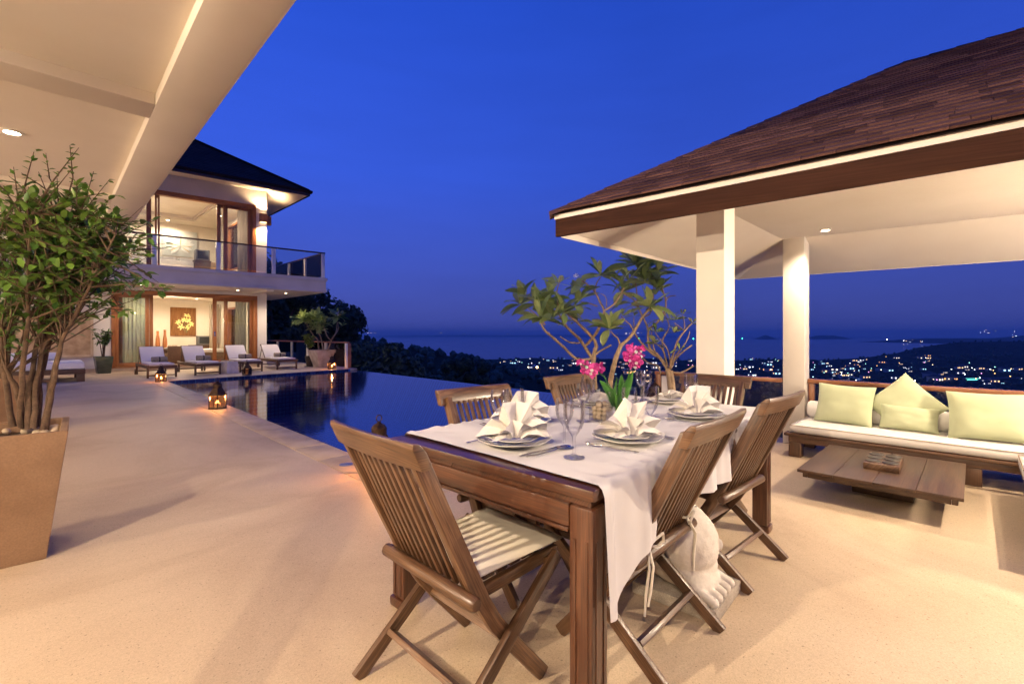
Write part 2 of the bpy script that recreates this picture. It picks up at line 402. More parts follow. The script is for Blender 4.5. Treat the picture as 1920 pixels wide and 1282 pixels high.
# the terrace: sand-coloured washed terrazzo
m, n, l, b = newmat('washed_terrazzo'); M['terrazzo'] = m; setp(b, None, .55, 0, .35)
t = N(n, 'ShaderNodeTexCoord')
a = N(n, 'ShaderNodeTexNoise', i_Scale=.8, i_Detail=9, i_Roughness=.62, i_Distortion=.8); l.new(t.outputs['Object'], a.inputs['Vector'])
r = ramp(n, [(.28, (.42, .31, .205)), (.5, (.55, .43, .295)), (.72, (.61, .49, .35))]); l.new(a.outputs[0], r.inputs[0])
vo = N(n, 'ShaderNodeTexVoronoi', i_Scale=260); l.new(t.outputs['Object'], vo.inputs['Vector'])
sp = N(n, 'ShaderNodeSeparateColor'); l.new(vo.outputs['Color'], sp.inputs[0])
m1 = N(n, 'ShaderNodeMapRange', i_To_Min=.88, i_To_Max=1.10); l.new(sp.outputs[0], m1.inputs['Value'])
st = N(n, 'ShaderNodeTexNoise', i_Scale=85, i_Detail=2); l.new(t.outputs['Object'], st.inputs['Vector'])
m2 = N(n, 'ShaderNodeMapRange', i_From_Min=.26, i_From_Max=.36, i_To_Min=.50, i_To_Max=1.0); l.new(st.outputs[0], m2.inputs['Value'])
mm = N(n, 'ShaderNodeMath', operation='MULTIPLY'); l.new(m1.outputs[0], mm.inputs[0]); l.new(m2.outputs[0], mm.inputs[1])
v = N(n, 'ShaderNodeVectorMath', operation='SCALE'); l.new(r.outputs[0], v.inputs[0]); l.new(mm.outputs[0], v.inputs['Scale']); l.new(v.outputs[0], b.inputs['Base Color'])
bp = N(n, 'ShaderNodeBump', i_Strength=.25, i_Distance=.002); l.new(vo.outputs['Distance'], bp.inputs['Height']); l.new(bp.outputs[0], b.inputs['Normal'])
M['coping'] = mottled('coping_stone', (.44, .33, .22), (.58, .455, .32), 3, .6, .25, 150, fine=.1, spec=.3, rnd=.07)

# pool mosaic
m, n, l, b = newmat('pool_mosaic'); M['mosaic'] = m; setp(b, None, .25, 0, .5)
t = N(n, 'ShaderNodeTexCoord')
br = N(n, 'ShaderNodeTexBrick', offset=0.0, i_Scale=1.0, i_Mortar_Size=.012, i_Brick_Width=.115, i_Row_Height=.115)
br.inputs['Color1'].default_value = (.045, .17, .50, 1); br.inputs['Color2'].default_value = (.06, .22, .62, 1); br.inputs['Mortar'].default_value = (.014, .06, .25, 1)
l.new(t.outputs['UV'], br.inputs['Vector']); l.new(br.outputs[0], b.inputs['Base Color'])
M['water'] = clear('pool_water', (.78, .92, .98), 1.33, .075, (1, 1, 1), ((3.0, 3.0, 1), .16, .012), boost=.16)
m, n, l, b = newmat('sea_water'); M['sea'] = m; setp(b, (.012, .020, .075), .22, 0, .6)
M['terrain'] = mottled('forest_floor', (.014, .02, .012), (.04, .05, .028), .02, .95, spec=.05)
M['farland'] = mottled('far_land', (.02, .026, .02), (.04, .048, .034), .004, .95, spec=.05)

# asphalt shingles: brown, each piece its own tone
def shinglemat(name, c0, c1):
    m, n, l, b = newmat(name); setp(b, None, .85, 0, .2)
    g = N(n, 'ShaderNodeNewGeometry'); oi = N(n, 'ShaderNodeObjectInfo'); ad = N(n, 'ShaderNodeMath', operation='ADD')
    l.new(g.outputs['Random Per Island'], ad.inputs[0]); l.new(oi.outputs['Random'], ad.inputs[1]); fr = N(n, 'ShaderNodeMath', operation='FRACT'); l.new(ad.outputs[0], fr.inputs[0])
    r = ramp(n, [(0, c0), (1, c1)]); l.new(fr.outputs[0], r.inputs[0])
    t = N(n, 'ShaderNodeNewGeometry'); f = N(n, 'ShaderNodeTexNoise', i_Scale=220, i_Detail=2); l.new(t.outputs['Position'], f.inputs['Vector'])
    mr_ = N(n, 'ShaderNodeMapRange', i_From_Min=.3, i_From_Max=.7, i_To_Min=.7, i_To_Max=1.3); l.new(f.outputs[0], mr_.inputs['Value'])
    v = N(n, 'ShaderNodeVectorMath', operation='SCALE'); l.new(r.outputs[0], v.inputs[0]); l.new(mr_.outputs[0], v.inputs['Scale']); l.new(v.outputs[0], b.inputs['Base Color'])
    bp = N(n, 'ShaderNodeBump', i_Strength=.4, i_Distance=.002); l.new(f.outputs[0], bp.inputs['Height']); l.new(bp.outputs[0], b.inputs['Normal'])
    return m
M['shingle'] = shinglemat('brown_shingle', (.050, .022, .018), (.155, .078, .060))
M['darkshingle'] = shinglemat('dark_shingle', (.022, .013, .013), (.042, .025, .024))

# ================================================================== SETTING
PX0, PX1, PY0 = 2.15, 7.5, 3.2
yfar = lambda x: 14.85 + .14 * (x - 2.15)
mb = MB()
def slab(pts, z1=0.0, z0=-.5): mb.prism(pts, z0, z1)
slab([(-14, -9), (1.80, -9), (1.80, 34), (-14, 34)])
slab([(1.80, -9), (6.06, -9), (6.06, 2.85), (1.80, 2.85)])
slab([(1.80, yfar(1.8) + .32), (7.8, yfar(7.8) + .32), (7.8, 34), (1.80, 34)])
struct('terrace_floor', mb, M['terrazzo'])
mb = MB()
mb.prism([(-14, -9), (1.9, -9), (1.9, 34), (-14, 34)], -9, -.5)
mb.prism([(1.9, -9), (5.9, -9), (5.9, 2.8), (1.9, 2.8)], -9, -.5)
mb.prism([(1.9, 15.3), (7.7, 16.1), (7.7, 34), (1.9, 34)], -9, -.5)
struct('terrace_retaining_wall', mb, M['white_plaster'])
# pool basin: five inner faces and the thin infinity wall
mb = MB(); D = -1.35
P = [(PX0, PY0), (PX1, PY0), (PX1, yfar(PX1)), (PX0, yfar(PX0))]
mb.poly([(x, y, D) for x, y in P], [(x, y) for x, y in P])
for i in (0, 2, 3):
    (xa, ya), (xb, yb) = P[i], P[(i + 1) % 4]; Lh = math.hypot(xb - xa, yb - ya)
    mb.poly([(xb, yb, D), (xa, ya, D), (xa, ya, -.005), (xb, yb, -.005)], [(Lh, D), (0, D), (0, 0), (Lh, 0)])
mb.box(PX1, PX1 + .22, PY0 - .3, yfar(PX1) + .1, -4, -.066)
pool = struct('pool', mb, M['mosaic'])
mb = MB(); mb.poly([(PX0, PY0, -.06), (PX1 + .215, PY0, -.06), (PX1 + .215, yfar(PX1 + .215), -.06), (PX0, yfar(PX0), -.06)])
struct('pool_water', mb, M['water'])
def stone(quad):
    c = Vector((sum(p[0] for p in quad) / 4, sum(p[1] for p in quad) / 4, 0))
    s = MB(); k = .004; q = []
    for p in quad: dv = (Vector((p[0], p[1], 0)) - c); q.append(dv - Vector((math.copysign(k, dv.x), math.copysign(k, dv.y), 0)))
    s.prism([(p.x, p.y) for p in q], -.05, .004 + random.uniform(0, .002))
    part('coping_stone', s, M['coping'], pool, bevel=.006, loc=c)
y = PY0
while y < 14.7:
    y1 = min(y + .62, 14.86); stone([(1.80, y), (PX0, y), (PX0, y1), (1.80, y1)]); y = y1
x = 1.80
while x < 7.7:
    x1 = min(x + .62, 7.78); stone([(x, yfar(x)), (x1, yfar(x1)), (x1, yfar(x1) + .32), (x, yfar(x) + .32)]); x = x1
x = 1.80
while x < 7.4:
    x1 = min(x + .62, 7.72); stone([(x, 2.85), (x1, 2.85), (x1, PY0), (x, PY0)]); x = x1
# row of deep blue glazed tiles under the far coping
x = PX0 + .01; tm = mottled('blue_band_tile', (.006, .014, .07), (.02, .04, .16), 5, .15, rnd=.5)
bt = MB(); bt.box(-.072, .072, -.012, 0, -.075, 0); btm = bt.mesh('band_tile', tm, .002)
while x < PX1 - .12:
    put('band_tile', btm, pool, (x + .078, yfar(x + .078) - .001, .0), (0, 0, math.atan(.14))); x += .155
mb = MB(); mb.lathe([(0, .006), (.055, .006), (.06, .004), (.06, 0)][::-1], 20)
solo('skimmer_cover', mb, mottled('blue_grey_cover', (.12, .16, .30), (.16, .2, .36), 3, .3), 'small round blue skimmer cover set in the pale pool edge behind the end chair', 'cover', (1.93, 4.1, .0045), smooth=30)

# ---- land, sea
def ridge(t):                                     # height of the wooded spur on the villa side of the view
    pts = [(-1.2, 26), (-.6, 20), (-.5, 15), (-.31, -4), (-.2, -13), (-.07, -24), (.08, -44), (.25, -70), (.5, -96), (2, -99)]
    for (a, za), (c, zc) in zip(pts, pts[1:]):
        if a <= t <= c: return za + (zc - za) * (t - a) / (c - a)
    return pts[0][1] if t < pts[0][0] else -99
def land(r, d):
    t = r / max(d, 1); D_ = math.hypot(r, d)
    base = -99 + 92 * math.exp(-max(D_ - 15, 0) / 120)
    e = math.exp(-((d - 420) / 210) ** 2) if d < 420 else math.exp(-((d - 420) / 330) ** 2)
    rz = -99 + (ridge(t) + 99) * e
    z = max(base, rz)
    z += 70 * math.exp(-((d - 2150) / 330) ** 2 - max(0, (1.0 - t) / .16) ** 2 * (1 if t < 1.0 else 0)) * (1 if t > .5 else 0)      # headland to the right
    z += 34 * math.exp(-((d - 1400) / 380) ** 2) * min(1, max(0, (t - .78) / .2))
    shore = 1930 + 60 * math.sin(t * 9) + 40 * math.sin(t * 23 + 1) + (700 * min(1, max(0, (t - .85) / .1)))
    if d > shore: z -= (d - shore) * .08
    z += 3.0 * mnoise.noise(Vector((r / 60, d / 60, 0))) * min(1, D_ / 100)
    return z
mb = MB(); ds = [4, 8, 14, 22, 34, 50, 75, 110, 150, 200, 260, 330, 400, 470, 550, 650, 760, 900, 1050, 1200, 1350, 1500, 1650, 1800, 1920, 2000, 2100, 2200, 2350, 2500, 2700, 2900]
nt_ = 90
def lp(i, j):
    t = -2.2 + 4.4 * i / nt_; d = ds[j]; rr = t * d; z = land(rr, d)
    if d < 30: z = min(z, -6)
    return cv(rr, d, z)
b0 = 0
for j in range(len(ds)):
    for i in range(nt_ + 1): mb.v.append(lp(i, j))
for j in range(len(ds) - 1):
    for i in range(nt_):
        q = (j * (nt_ + 1) + i, j * (nt_ + 1) + i + 1, (j + 1) * (nt_ + 1) + i + 1, (j + 1) * (nt_ + 1) + i); mb.face(q)
struct('terrain', mb, M['terrain'], smooth=180)
mb = MB(); mb.poly([cv(-60000, 60, -100), cv(60000, 60, -100), cv(60000, 30000, -100), cv(-60000, 30000, -100)])
struct('sea', mb, M['sea'])
def hump(name, d, px0, px1, prof, depth, label=None):
    """A far island or headland: prof = heights above the sea along it."""
    mb = MB(); n = len(prof) - 1; m = 4
    def fn(u, v):
        i = min(int(u * n), n - 1); f = u * n - i; hz = prof[i] * (1 - f) + prof[i + 1] * f
        hz *= 1 + .12 * mnoise.noise(Vector((u * 14, d * .01, v * 3)))
        px = px0 + (px1 - px0) * u; dd = d + depth * (v - .5)
        return cv((px - 960) / 865 * d, dd, -101 + hz * math.sin(math.pi * v) ** .7)
    mb.grid(fn, n * 6, 6)
    return struct(name, mb, M['farland'], smooth=180)
hump('headland', 6200, 1672, 2300, [0, 42, 60, 55, 52, 70, 110, 170, 200, 205, 190, 200, 230, 240], 1500)
hump('small_island', 11000, 1418, 1452, [0, 55, 100, 60, 0], 500)
hump('low_island', 11500, 1508, 1588, [0, 50, 85, 95, 90, 85, 60, 0], 500)
hump('far_island', 26000, 640, 1330, [0, 40, 70, 90, 100, 90, 100, 110, 100, 70, 40, 0], 3000)

# ---- forest on the land: one mass nobody could count
mb = MB(); ico = bmesh.new(); bmesh.ops.create_icosphere(ico, subdivisions=1, radius=1); ico.verts.ensure_lookup_table()
IV = [v.co.copy() for v in ico.verts]; IF = [[v.index for v in f.verts] for f in ico.faces]; ico.free()
rf = random.Random(11); cnt = 0
while cnt < 5200:
    d = math.exp(rf.uniform(math.log(120), math.log(2500))); t = rf.uniform(-.75, 1.25); z = land(t * d, d)
    if z < -100.5: continue
    s = rf.uniform(3.0, 6.0) * (1 if d > 600 else .7); c = cv(t * d, d, z + s * .5); b = len(mb.v)
    for v_ in IV: mb.v.append(c + Vector((v_.x * s, v_.y * s, v_.z * s * rf.uniform(.8, 1.15))) * rf.uniform(.75, 1.2))
    for f in IF: mb.face([b + k for k in f])
    cnt += 1
struct('forest', mb, M['darkleaf'], kind='stuff', label='dark forest covering the hillside and the coastal plain')

# ---- town below: houses with lit windows, street lamps
WINC = [glow('window_warm', (1, .62, .28), 2.2), glow('window_white', (.95, .95, 1), 2.6), glow('window_cool', (.45, .85, 1), 2.6), glow('window_cream', (1, .82, .6), 2.2), glow('window_amber', (1, .45, .12), 2.4)]
def house_mesh(k):
    g = MB(); w, dp, h = 7, 6, 4 + 2 * (k % 2)
    g.box(-w, w, -dp, dp, -2, h)
    g.m = 1; b = len(g.v)
    for p in ((-w - .8, -dp - .8, h), (w + .8, -dp - .8, h), (w + .8, dp + .8, h), (-w - .8, dp + .8, h), (-w * .4, 0, h + 3), (w * .4, 0, h + 3)): g.v.append(Vector(p))
    for q in ((0, 1, 5, 4), (1, 2, 5), (2, 3, 4, 5), (3, 0, 4), (3, 2, 1, 0)): g.face([b + i for i in q])
    g.m = 2
    for i, x in enumerate((-4.6, -1.4, 1.8, 4.8)):
        if (i + k) % 2 == 0: g.box(x - 1.3, x + 1.3, -dp - .15, -dp - .05, 1.0, 3.2)
        if (i * 2 + k) % 5 == 0: g.box(-w - .15, -w - .05, x - 1.0, x + .8, .8, 3.0)
    return g
tmesh = [house_mesh(k).mesh('town_house', [M['townwall'], M['townroof'], WINC[k % 5]]) for k in range(10)]
rt = random.Random(5)
def townspot():
    while True:
        u = rt.random()
        if u < .36: px, py = rt.uniform(1505, 1745), rt.gauss(694, 15)
        elif u < .50: px, py = rt.uniform(1380, 1465), rt.gauss(690, 14)
        elif u < .62: px, py = rt.uniform(1740, 1915), rt.gauss(716, 9)
        elif u < .84: px, py = rt.uniform(890, 1130), rt.gauss(683, 7)
        else: px, py = rt.uniform(1120, 1320), rt.gauss(690, 10)
        if not 676 < py < 728: continue
        d = 865 * 100.2 / (py - 628)
        if d < 1930: return (px - 960) / 865 * d, d, px, py
for i in range(140):
    r_, d_, px, py = townspot(); p = cv(r_, d_, land(r_, d_) + .5 + (4 if land(r_, d_) < -98 else 1))
    sc = rt.choice((.5, .7, .9, 1.3)) * rt.uniform(.8, 1.2)
    put('town_house', tmesh[rt.randrange(10)], None, p, (0, 0, rt.uniform(-.5, .5) + math.radians(-45 + 90 * 0)), (sc, sc, sc), label='small house with lit windows among the trees of the town below', cat='house', group='lit houses of the town on the plain')
def lampmesh(i, rad):
    g = MB(); g.tube([(0, 0, -6), (0, 0, 7.5)], .15, 5); g.m = 1
    b = len(g.v)
    for v_ in IV: g.v.append(Vector((v_.x * rad, v_.y * rad, 8 + v_.z * rad)))
    for f in IF: g.face([b + k for k in f])
    return g
LC = [((1, .55, .2), 6), ((.9, .95, 1), 8), ((.5, .9, 1), 6), ((1, .7, .4), 6), ((.4, 1, .8), 5), ((1, .35, .8), 5)]
lmesh = [lampmesh(i, .75).mesh('street_lamp', [M['black'], glow('street_light', c, s_)]) for i, (c, s_) in enumerate(LC)]
for i in range(100):
    r_, d_, px, py = townspot()
    put('street_lamp', lmesh[rt.choice((0, 0, 1, 1, 1, 2, 2, 3, 3, 4, 5))], None, cv(r_, d_, land(r_, d_) + 3), label='tiny lit street lamp in the town on the dark plain', cat='street lamp', group='street lamps of the town')
for px, py, k, rad, lab in ((1007, 688, 0, 3.2, 'bright orange street lamp among the lights beyond the pool'), (1717, 714, 1, 2.6, 'brighter white floodlight of the pair above the tilted green cushion'), (1710, 719, 1, 2.2, 'lower white floodlight of the pair above the tilted green cushion'), (991, 688, 3, 1.5, 'small amber street lamp beside the bright orange lamp beyond the pool')):
    d_ = 865 * 96 / (py - 628); r_ = (px - 960) / 865 * d_
    put('street_lamp', lampmesh(k, rad).mesh('street_lamp', [M['black'], glow('big_street_light', LC[k][0], 30)]), None, cv(r_, d_, -103), label=lab, cat='street lamp')
# the long lit hall on the plain
d_ = 865 * 97 / (716 - 628); hl = thing('commercial_hall', 'long lit commercial hall with a teal gable among the town lights', 'building', cv((1850 - 960) / 865 * d_, d_, -98), math.radians(-45 + 4))
g = MB(); g.box(-60, 60, -10, 10, -4, 9); part('wall', g, M['townwall'], hl)
g = MB(); g.box(-62, 62, -12, 12, 9, 10.5); part('roof', g, M['townroof'], hl)
wm = MB(); wm.box(-2.4, 2.4, -10.3, -10.05, 2, 6); wme = wm.mesh('window', WINC[1])
for i in range(14): put('window', wme, hl, (-22 + i * 6, 0, 0))
g = MB(); g.box(-58, -26, -10.6, -10.1, 0, 11); part('lit_gable', g, glow('teal_facade', (.15, .9, .75), 2.2), hl)
# squid boats with green lamps, far out
def boat(px, py, col, s, lab):
    d_ = 865 * 101 / (py - 628); p = cv((px - 960) / 865 * d_, d_, -100)
    bt = thing('fishing_boat', lab, 'boat', p, random.uniform(0, 3))
    k = 4.0
    g = MB(); g.path([(-9, 0, .6), (-5, 0, .6), (4, 0, .7), (9, 0, 1.6)], 4, 2.4, (0, 1, 0)); part('hull', g, M['townwall'], bt)
    g = MB(); g.box(-4, 1, -1.5, 1.5, 1.9, 4.6); part('cabin', g, M['townwall'], bt)
    g = MB(); b = len(g.v)
    for v_ in IV: g.v.append(Vector((v_.x * s, v_.y * s, 9 + v_.z * s)))
    for f in IF: g.face([b + q for q in f])
    part('lamp', g, glow('boat_lamp', col, 30), bt)
GR = (.05, 1, .45)
for px, py, c, s, lab in ((1198, 634.5, GR, 9, 'fishing boat with a green lamp, between the plumeria branches'), (1300, 635.5, GR, 9, 'fishing boat with a green lamp beside the front white column'), (1392, 635, GR, 11, 'brighter green lamp of a fishing boat between the two columns'), (1426, 634.5, GR, 10, 'fishing boat with a green lamp in front of the small island'), (1663, 637, (.9, .9, 1), 8, 'boat with a white lamp out on the open water of the bay')):
    boat(px, py, c, s, lab)
ri = random.Random(3)
fmesh = [lampmesh(i, .9).mesh('street_lamp', [M['black'], glow('far_light', c, s_ * 4)]) for i, (c, s_) in enumerate(LC)]
for i in range(26):
    px = ri.choice((ri.uniform(682, 704), ri.uniform(640, 960), ri.uniform(1150, 1215))); d_ = 25400
    g = fmesh[ri.choice((0, 3, 3, 1))]
    put('street_lamp', g, None, cv((px - 960) / 865 * d_, d_, -101 + 130), (0, 0, 0), (9, 9, 9), label='faint lamp on the far island along the horizon', cat='street lamp', group='lamps along the far shore')
for i in range(22):
    px = ri.choice((ri.uniform(1690, 1730), ri.uniform(1830, 1915))); d_ = 5300
    put('street_lamp', fmesh[ri.choice((0, 1, 1, 2, 3))], None, cv((px - 960) / 865 * d_, d_, -101 + (ri.uniform(12, 40) if px < 1760 else ri.uniform(60, 150))), (0, 0, 0), (1.2, 1.2, 1.2), label='faint lamp on the headland across the bay', cat='street lamp', group='lamps on the headland')

# ---- trees of the slope, each its own crown
def leafcard(mb, c, nrm, up, L, w):
    n = nrm.normalized(); a = (up - n * up.dot(n))
    a = a.normalized() if a.length > 1e-4 else n.orthogonal().normalized(); s_ = a.cross(n)
    b = len(mb.v); mb.v += [c - a * L * .5, c + s_ * w * .5 + n * w * .12, c + a * L * .5, c - s_ * w * .5 + n * w * .12]
    mb.face((b, b + 1, b + 2, b + 3))
def rndv(rg): 
    while True:
        v_ = Vector((rg.uniform(-1, 1), rg.uniform(-1, 1), rg.uniform(-1, 1)))
        if .05 < v_.length < 1: return v_
def tree(name, label, base, h, rad, n, leaf, seed, squash=1.0, lobes=9):
    rg = random.Random(seed); t_ = thing(name, label, 'tree', base, group='trees on the slope around the terrace')
    g = MB(); g.tube([(0, 0, -2), (rg.uniform(-.2, .2), rg.uniform(-.2, .2), h * .35), (rg.uniform(-.4, .4), 0, h * .7)], [h * .03, h * .022, h * .01], 7)
    cs = []
    for i in range(lobes):
        v_ = rndv(rg); c = Vector((v_.x * rad * .75, v_.y * rad * .75, h * .68 + v_.z * h * .28 * squash)); cs.append((c, rad * rg.uniform(.32, .55)))
        g.tube([(0, 0, h * .35), c * .55 + Vector((0, 0, h * .2)), c], [h * .014, h * .008, h * .003], 5)
    part('trunk', g, M['bark'], t_)
    g = MB()
    for i in range(n):
        c, rr = cs[rg.randrange(lobes)]; v_ = rndv(rg); v_ = v_.normalized() * (v_.length ** .4)
        p = c + Vector((v_.x, v_.y, v_.z * .8)) * rr
        leafcard(g, p, v_ + rndv(rg) * .8, rndv(rg), leaf * rg.uniform(.7, 1.4), leaf * rg.uniform(.5, .8))
    part('crown', g, M['darkleaf'], t_)
TR = [('broad dark tree behind the open corner of the villa', 545, 30, -2.5, 9.0, 4.6, 5200, .42),
      ('tall dark tree rising beside the villa wall', 515, 26, -2, 7.2, 3.0, 3200, .38),
      ('dark spreading tree behind the plumeria in the weathered pot', 610, 34, -4, 8.0, 3.8, 3400, .4),
      ('dark feathery tree just past the far end of the pool', 690, 26, -6.6, 7.8, 3.0, 3600, .34),
      ('low dark tree under the far corner of the pool edge', 722, 30, -8, 7.6, 2.8, 2600, .34),
      ('bushy dark tree below the middle of the pool edge', 765, 42, -9.5, 8.4, 3.0, 2200, .4),
      ('pair-topped dark tree standing up past the pool edge', 858, 40, -9.2, 9.8, 1.7, 1700, .36),
      ('slim dark tree beside the pair-topped tree past the pool edge', 893, 42, -9.6, 9.6, 1.6, 1500, .36),
      ('small dark tree between the bushy tree and the slim ones', 815, 60, -14, 11, 3.2, 1800, .45)]
for i, (lab, px, d_, z0, h_, rad, n_, lf) in enumerate(TR):
    tree('hillside_tree', lab, cv((px - 960) / 865 * d_, d_, z0), h_, rad, n_, lf, 40 + i, .9, 9 if rad > 2 else 6)

# ================================================================== THE HOUSE'S TERRACE ROOF (overhead, beside the camera)
ZS = 2.75
hr = thing('terrace_roof', 'cream terrace roof of the house with recessed ceiling panels, overhead', 'roof', (-1.5, 3.0, ZS))
EX = .79; IN = .50
mb = MB(); mb.box(IN, EX, -6, 11.2, ZS, ZS + .32); part('edge_beam', mb, M['soffit'], hr, world=True, bevel=.006)
cross = [-5.2, -2.1, .8, 3.9, 7.0, 10.2]
for y_ in cross:
    mb = MB(); mb.box(-4.9, IN - .002, y_, y_ + .28, ZS, ZS + .3); part('cross_beam', mb, M['soffit'], hr, world=True, bevel=.006)
for y0, y1 in zip(cross, cross[1:]):
    mb = MB(); mb.box(-4.9, IN - .001, y0 + .28, y1, ZS + .075, ZS + .2); part('ceiling_panel', mb, M['soffit'], hr, world=True)
mb = MB(); mb.box(EX + .001, EX + .02, -6, 11.2, ZS + .01, ZS + .26); part('fascia', mb, M['white_plaster'], hr, world=True)
mb = MB(); mb.box(-5, EX + .02, -6, 11.2, ZS + .322, ZS + .42); part('roof_slab', mb, M['darkshingle'], hr, world=True)
def downlight(parent, x, y, z, watt, cone=125, r=.045, on=True, radius=.03, aim=(0, 0, -1)):
    mb = MB(); mb.lathe([(r * .8, 0), (r * 1.25, 0), (r * 1.25, -.006), (r * .85, -.010), (r * .8, -.004)], 24, (x, y, z - .002), close=True)
    tr = part('downlight', mb, M['white_plaster'], parent, world=True, smooth=40)
    g = MB(); g.lathe([(0, -.0035), (r * .78, -.0035)][::-1], 20, (x, y, z - .002)); 
    M_ = to_local(parent); g.v = [M_ @ p for p in g.v]; put('bulb', g.mesh('bulb', M['bulb']), tr)
    if watt: lamp('SPOT', (x, y, z - .035), watt, radius=radius, cone=cone, blend=.75, aim=aim, parent=parent)
HDL = [(-.22, 5.44, 30, None), (-.22, 8.6, 35, None), (-2.1, 1.42, 460, (3.1, -.1, -2.25)), (-1.7, -1.0, 240, (2.9, 2.2, -2.3)), (.1, -2.8, 40, (1.2, 2.6, -2.4))]
for x_, y_, w_, a_ in HDL: downlight(hr, x_, y_, ZS + .075, w_, 150 if a_ is None else 110, .06, radius=.025, aim=a_ or (0, 0, -1))
for y_ in (-5.6, 11.0):
    mb = MB(); mb.box(-4.75, -4.4, y_ - .15, y_ + .15, 0, ZS); part('column', mb, M['plaster'], hr, world=True)
mb = MB(); mb.tube([(-.41, .70, 0), (-.41, .70, ZS + .08)], .075, 20); part('column', mb, M['plaster'], hr, world=True, smooth=50)  # unseen round column, added to cast soft shadow bands across the floor
# the house wall out of the frame on the left, with its lit wall lamps
hw = thing('house_wall', 'long cream wall of the house behind the terrace', 'wall', (-4.95, 2, 0))
mb = MB(); mb.box(-5.1, -4.9, -8.5, 11.3, 0, ZS + .3); part('wall', mb, M['plaster'], hw, world=True)
def wall_lamp(p, watt, label, aimn=(1, 0)):
    t_ = thing('wall_lamp', label, 'lamp', p)
    mb = MB(); mb.box(-.06, 0, -.05, .05, -.09, .09); part('bracket', mb, M['lanternmetal'], t_, bevel=.005)
    mb = MB(); mb.lathe([(0.0, -.08), (.05, -.065), (.075, 0), (.05, .065), (0, .08)], 16, (.09, 0, 0)); part('globe', mb, M['sconceglow'], t_, smooth=60)
    return t_
wall_lamp((-4.84, 3.4, 1.95), 0, 'round glass wall lamp on the house wall level with the planter')
lamp('POINT', (-4.6, 3.4, 1.95), 390, radius=.07)
wall_lamp((-4.84, -.6, 1.95), 0, 'round glass wall lamp on the house wall behind the viewer')
lamp('POINT', (-4.6, -.6, 1.95), 170, radius=.07)
wall_lamp((-4.84, 8.2, 1.95), 0, 'round glass wall lamp on the house wall near the daybed')
lamp('POINT', (-4.6, 8.2, 1.95), 320, radius=.07)

# ================================================================== THE VILLA ACROSS THE POOL
VR, VD = -13.07, 15.04
def V(s, q, z): return cv(VR + .7688 * s - .721 * q, VD + .6395 * s + .693 * q, z)
def vbox(mb, s0, s1, q0, q1, z0, z1, grain=0): return mb.box(s0, s1, q0, q1, z0, z1, fn=lambda s, q, z: V(s, q, z), grain=grain)
vl = thing('villa', 'two-storey cream villa with lit rooms, balcony and dark hip roof', 'building', V(2.5, 0, 0))
def vp(name, boxes, mat, parent=None, bevel=0, **kw):
    mb = MB()
    for bx in boxes: vbox(mb, *bx)
    return part(name, mb, mat, parent or vl, bevel=bevel, world=True, **kw)
SC, QB = 4.573, 6.3                          # right corner of the facade; depth of the rooms
GF, GH, Z2, UH, WT = .12, 2.65, 3.34, 6.07, 6.80
# ground floor walls
vp('wall', [(-9, 0, 0, .2, 0, 2.80)], M['white_plaster'])
vp('wall', [(4.24, SC, 0, .2, 0, 2.80)], M['white_plaster'])
vp('lintel', [(0, 4.24, .0, .2, GH, 2.80)], M['white_plaster'])
vp('plinth', [(-9, -.01, -.03, -.002, 0, .12)], M['coping'])
vp('door_step', [(0, 4.3, -.12, .0, 0, GF - .01), (0, SC - .2, .2, QB, 0, GF - .012)], M['coping'])
vp('back_wall', [(-2.0, SC - .2, QB, QB + .2, 0, 2.80)], M['plaster'])
vp('party_wall', [(-.35, -.2, .2, QB, 0, 2.80)], M['plaster'])
W0, W1 = 2.7, 4.3                            # the side windows
def sidewall(z0, sill, head, z1):
    vp('side_wall', [(SC - .2, SC, .2, W0, z0, z1), (SC - .2, SC, W1, QB + .2, z0, z1), (SC - .2, SC, W0, W1, head, z1)] + ([(SC - .2, SC, W0, W1, z0, sill)] if sill > z0 else []), M['plaster'])
    w = vp('window_frame', [(SC - .22, SC + .02, W0, W0 + .08, sill, head, 2), (SC - .22, SC + .02, W1 - .08, W1, sill, head, 2), (SC - .22, SC + .02, W0 + .08, W1 - .08, head - .08, head, 1), (SC - .22, SC + .02, W0 + .08, W1 - .08, sill, sill + .08, 1)], M['frame'])
    vp('pane', [(SC - .11, SC - .10, W0 + .08, W1 - .08, sill + .08, head - .08)], M['pane'], w)
sidewall(0, .5, 2.42, 2.80)
sidewall(Z2, Z2 + .7, 6.07, WT)
# slab and balcony
vp('balcony_slab', [(-9, 5.87, -2.22, -.005, 2.86, 3.24)], M['slabface'])
vp('slab_moulding', [(-9.1, 5.91, -2.26, -2.222, 3.20, 3.32), (5.872, 5.91, -2.22, 3.6, 3.20, 3.32)], M['slabface'], bevel=.01)
vp('slab_drip', [(-9.1, 5.89, -2.24, -2.222, 2.79, 2.90), (5.872, 5.89, -2.22, 3.6, 2.79, 2.90)], M['slabface'], bevel=.01)
vp('balcony_slab', [(SC + .005, 5.87, 0, 3.6, 2.86, 3.24), (-9, SC, 0, QB + .2, 2.96, 3.24)], M['slabface'])
vp('balcony_floor', [(-9, 5.86, -2.2, -.005, 3.245, Z2 - .005), (SC + .01, 5.86, 0, 3.59, 3.245, Z2 - .005), (-9, SC - .01, 0, QB, 3.245, Z2 - .005)], M['coping'])
vp('soffit', [(-9, 5.86, -2.2, -.01, 2.80, 2.855), (SC + .01, 5.86, -.0, 3.58, 2.80, 2.855)], M['soffit'])
for s0, s1 in ((-5.6, -2.6), (-2.3, .7), (1.0, 3.9)):
    vp('soffit_beam', [(s1 + .02, s1 + .26, -2.0, -.2, 2.735, 2.798)], M['soffit'])
vp('ceiling', [(-.2, SC - .2, .2, QB, 2.802, 2.95)], M['plaster'])
